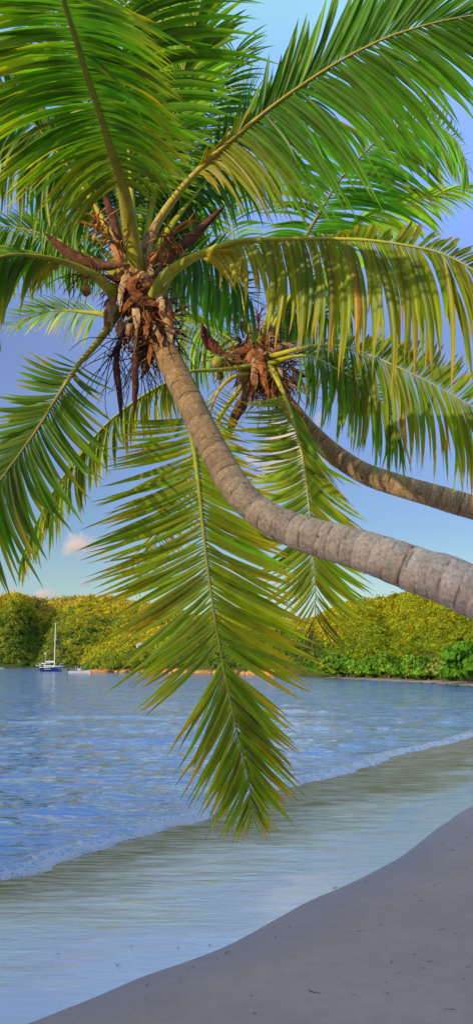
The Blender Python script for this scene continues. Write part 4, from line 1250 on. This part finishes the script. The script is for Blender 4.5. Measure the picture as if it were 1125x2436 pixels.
Bf([(640, 865, 9.9), (700, 848, 9.5), (745, 850, 9.2), (800, 878, 8.9), (860, 912, 8.7), (910, 960, 8.5), (950, 1030, 8.4)], .25,
   [(0, 40, -30, .1), (.5, 50, -25, .2), (1, 20, 30, 0)], [(0, -5, 130, 0), (.4, 5, 180, 0), (.8, 15, 180, 0), (1, 10, 90, 0)], base=GREEN * .8, tip=OLIVE, tipamt=.3, seed=22, arch=.06)
Bf([(640, 850, 9.9), (720, 828, 9.4), (790, 822, 9.0), (870, 842, 8.6), (960, 880, 8.3), (1040, 920, 8.1), (1125, 970, 7.9), (1200, 1030, 7.8)], .28,
   [(0, 25, -25, .2), (.3, 30, -50, .2), (.55, 50, -75, .1), (.8, 70, -70, .1), (1, 50, 0, 0)],
   [(0, 5, 130, 0), (.25, 18, 210, 0), (.5, 40, 235, 0), (.75, 45, 235, 0), (1, 20, 150, 0)], base=V3(.17, .25, .006), tip=ORNG, tipamt=.42, seed=23, arch=.06, rcol=(.38, .33, .05))
Bf([(605, 830, 10.0), (575, 740, 9.9), (530, 685, 9.7), (470, 650, 9.5), (410, 650, 9.3), (360, 690, 9.2)], .3,
   [(0, -30, -50), (.5, -50, -40), (1, -30, 20)], [(0, -5, 100), (.5, -10, 130), (1, -10, 100)], base=DARK * 1.2, tip=GREEN, tipamt=.3, seed=24, rcol=(.36, .34, .06))
Bf([(600, 850, 10.1), (540, 800, 10.3), (490, 775, 10.5), (440, 770, 10.6), (390, 790, 10.7)], .2,
   [(0, -40, -40), (.5, -60, -50), (1, -40, 10)], [(0, -15, 100), (.5, -20, 125), (1, -15, 90)], base=LIME * .8, tip=GREEN, tipamt=.3, seed=25, width=.04)
Bf([(598, 885, 9.95), (545, 903, 9.6), (512, 945, 9.4), (500, 1010, 9.3), (515, 1090, 9.2), (540, 1170, 9.2)], .3,
   [(0, -40, 40), (.5, -90, 60), (1, -20, 60)], [(0, 50, 30), (.5, 95, 50), (1, 20, 60)], base=OLIVE, tip=YEL, tipamt=.7, seed=26, width=.026, spacing=.055, rcol=(.45, .32, .05))
Bf([(612, 830, 10.0), (650, 720, 9.8), (690, 630, 9.6), (740, 540, 9.4), (800, 440, 9.2), (860, 370, 9.1), (930, 310, 9.0), (1010, 292, 8.9), (1080, 330, 8.8), (1112, 400, 8.7)], .32,
   [(0, -110, 20), (.25, -130, -40), (.5, -70, -80), (.75, 20, -60), (1, 20, 30)],
   [(0, 150, 20), (.2, 220, 40), (.4, 200, 85), (.6, 120, 130), (.8, 45, 145), (1, -5, 60)], base=V3(.09, .30, .014), tip=ORNG, tipamt=.22, seed=27, rcol=(.30, .25, .06), arch=.03)
Bf([(620, 830, 10.1), (700, 690, 10.3), (790, 580, 10.4), (890, 510, 10.4), (1000, 475, 10.3), (1110, 445, 10.2)], .35,
   [(0, 50, -70), (.5, 100, -60), (1, 60, -10)], [(0, 70, 90), (.5, 90, 80), (1, 60, 15)], base=LIME, tip=LIME, tipamt=.2, seed=28, width=.04)
Bf([(606, 830, 10.1), (570, 680, 10.4), (552, 520, 10.6), (556, 400, 10.6), (572, 300, 10.5), (580, 225, 10.4)], .35,
   [(0, -90, 10), (.5, -90, -50), (.85, -50, -120), (1, -5, -110)], [(0, 90, 10), (.5, 90, -50), (.85, 55, -120), (1, 5, -110)], base=LIME * .8, tip=GREEN, tipamt=.3, seed=29, width=.03, spacing=.05)
Bf([(605, 870, 9.9), (520, 880, 9.6), (450, 885, 9.3), (400, 908, 9.1), (330, 948, 9.0), (250, 1012, 8.9), (190, 1085, 8.8), (130, 1165, 8.7), (80, 1260, 8.7), (50, 1335, 8.7)], .26,
   [(0, -20, 20, .3), (.5, -35, 25, .3), (1, -10, 50, .1)], [(0, 15, 100, 0), (.25, -5, 125, 0), (.6, -5, 140, 0), (.85, -15, 120, 0), (1, -5, 60, 0)], base=V3(.17, .28, .02), tip=YEL, tipamt=.55, seed=30, arch=.04, rcol=(.30, .34, .06))
Bf([(600, 890, 10.1), (530, 980, 10.4), (470, 1090, 10.6), (410, 1210, 10.7), (360, 1310, 10.7), (325, 1385, 10.7)], .3,
   [(0, -50, 50), (.6, -70, 60), (1, -5, 50)], [(0, 50, 50), (.6, 60, 70), (1, 5, 50)], base=OLIVE, tip=ORNG, tipamt=.5, seed=31, width=.034, spacing=.05)
Bf([(618, 830, 10.2), (660, 740, 10.6), (720, 700, 10.9), (790, 700, 11), (850, 740, 11)], .25,
   [(0, 30, -50), (.5, 50, -50), (1, 30, 0)], [(0, 0, 100), (.5, 10, 130), (1, 10, 90)], base=GREEN, tip=OLIVE, tipamt=.3, seed=32)
Bf([(618, 840, 10.2), (640, 780, 10.5), (680, 740, 10.8), (735, 730, 11.0), (790, 760, 11.1), (830, 810, 11.1)], .25,
   [(0, 20, -50), (.5, 40, -40), (1, 30, 20)], [(0, -5, 100), (.5, 0, 130), (1, -5, 90)], base=DARK * 1.3, tip=OLIVE, tipamt=.3, seed=42, width=.042)
Bf([(600, 850, 10.2), (560, 820, 10.5), (510, 820, 10.8), (465, 850, 11.0), (430, 900, 11.1)], .2,
   [(0, -30, -50), (.5, -50, -30), (1, -30, 20)], [(0, 0, 80), (.5, -5, 110), (1, -5, 80)], base=DARK * 1.3, tip=GREEN, tipamt=.3, seed=43, width=.036)
sheaths(palm_b, OB, [
    ([(612, 830, 9.9), (590, 860, 9.85), (580, 905, 9.85), (585, 950, 9.9)], .14, RUST, TAN2),
    ([(620, 830, 9.9), (606, 870, 9.82), (604, 920, 9.83), (600, 965, 9.9)], .13, TAN2, RUST),
    ([(630, 840, 9.9), (640, 870, 9.85), (630, 900, 9.85), (612, 925, 9.9)], .12, DKB, TAN2),
    ([(640, 830, 9.9), (662, 865, 9.85), (668, 900, 9.85), (655, 930, 9.9)], .09, TAN2, (.42, .38, .26)),
    ([(650, 850, 9.9), (668, 880, 9.88), (682, 915, 9.9)], .10, DKB, RUST),
    ([(600, 820, 9.9), (572, 835, 9.85), (545, 830, 9.85)], .11, RUST, DKB),
    ([(632, 810, 9.95), (640, 780, 9.95), (632, 750, 9.95)], .12, TAN2, RUST),
    ([(600, 800, 9.95), (575, 770, 9.95), (540, 755, 9.95)], .10, TAN2, RUST),
    ([(622, 860, 9.83), (628, 900, 9.8), (640, 950, 9.85)], .12, RUST, RUST),
    ([(640, 870, 9.84), (652, 885, 9.8), (640, 905, 9.82)], .05, (.4, .36, .1), OLIVE),
    ([(655, 835, 9.9), (672, 820, 9.9), (700, 822, 9.9)], .08, DKB, TAN2),
    ([(605, 840, 9.85), (622, 850, 9.8), (640, 845, 9.85)], .12, DKB, RUST),
])
spathe(palm_b, OB, [(570, 850, 9.8), (528, 838, 9.75), (495, 810, 9.75), (480, 768, 9.75)], .13, (.22, .09, .05), (.16, .015, .015), .8, 'tip')
spathe(palm_b, OB, [(592, 910, 9.8), (575, 960, 9.75), (555, 1000, 9.75), (545, 1042, 9.75)], .12, (.25, .10, .05), WINE2, .8)
twigs(palm_b, [(585, 860, 9.8), (550, 862, 9.7), (520, 850, 9.7)], 26, .35, .6, (.22, .11, .03), OB, 6, .007)
twigs(palm_b, [(660, 850, 9.85), (690, 870, 9.8), (710, 890, 9.8)], 24, .5, .6, (.09, .05, .03), OB, 7, .006)
twigs(palm_b, [(610, 800, 9.95), (615, 770, 9.95), (612, 750, 9.95)], 20, .4, .6, (.16, .08, .04), OB, 8, .006)
fibres(palm_b, OB, [(660, 935, 10.05), (632, 890, 10.1), (615, 850, 10.1), (606, 800, 10.1)], 420, .36, .20, [RUST, TAN2, DKB, (.30, .12, .04)], 72)
coconut(palm_b, 516, 865, 9.65, .068, (.32, .30, .035), OB, [(516, 848, 9.65), (530, 846, 9.7), (575, 858, 9.8)])
coconut(palm_b, 523, 893, 9.7, .04, (.34, .2, .04), OB, [(523, 882, 9.7), (535, 868, 9.7), (575, 862, 9.8)])

# ------------------------------------------------------------------ wrack on the sand
WEED = [(540, 668, 16, -.5), (518, 684, 6, -.6), (460, 703, 14, -.3), (447, 708, 7, -.2), (350, 744, 10, -.6), (349, 775, 5, 0), (313, 652, 10, .1), (140, 671, 14, .1), (283, 695, 22, .2),
        (928, 690, 12, -1.2), (985, 672, 7, 1.3), (1022, 690, 20, .2), (1003, 705, 12, .4), (950, 715, 12, .5), (988, 726, 10, 0), (1112, 703, 14, .2), (1098, 731, 28, .25), (915, 740, 16, .3),
        (919, 766, 18, 0), (748, 760, 40, .35), (841, 769, 8, .5), (598, 770, 12, .2), (606, 812, 16, .2), (1070, 802, 34, .15), (855, 616, 20, .1), (902, 601, 12, -.2), (690, 606, 10, -.4),
        (655, 630, 8, .6), (800, 513, 24, 0), (988, 530, 14, .1), (1033, 508, 14, 0), (1050, 612, 20, .05), (1080, 622, 10, .1), (1075, 423, 20, 0), (1105, 467, 8, .7), (1015, 425, 10, -.8),
        (1110, 395, 14, .1), (1050, 408, 10, .4), (870, 497, 14, -.3), (1000, 545, 18, .1), (500, 648, 12, .0), (425, 655, 10, .1)]
r_ = np.random.default_rng(5)
for k, (x, y, w, an) in enumerate(WEED):
    p = on_sand(x, y + 1600)
    d = p[1]
    L = w * d / FPX * .72
    if (x, y) == (748, 760): lab, g = 'longest curved dark strand lying on the bare sand', None
    elif (x, y) == (1070, 802): lab, g = 'long straight dark strand lowest on the sand at right', None
    elif (x, y) == (283, 695): lab, g = 'dark strand lying alone in the wet shallows at lower left', None
    else: lab, g = 'small dark scrap of dried seaweed on the sand', 'seaweed scraps on the sand'
    mb = MB()
    c, s_ = math.cos(-an), math.sin(-an)
    q = []
    bend = r_.normal() * .18 + (.25 if w > 30 else 0)
    for tt in np.linspace(-.5, .5, 8):
        u, v = tt * L, bend * L * (tt * tt - .25) * 2
        q.append((u * c - v * s_ * 2, (u * s_ + v * c) * 2.6, .006 + .004 * math.sin(tt * 7)))
    mb.tube(q, np.array([.25, .8, 1, 1, .9, .8, .6, .2]) * min(.006, .002 + L * .02), 6, flat=.5)
    o = mb.build('seaweed_scrap', M_WEED)
    o.location = p
    tag(o, lab, 'seaweed', g)
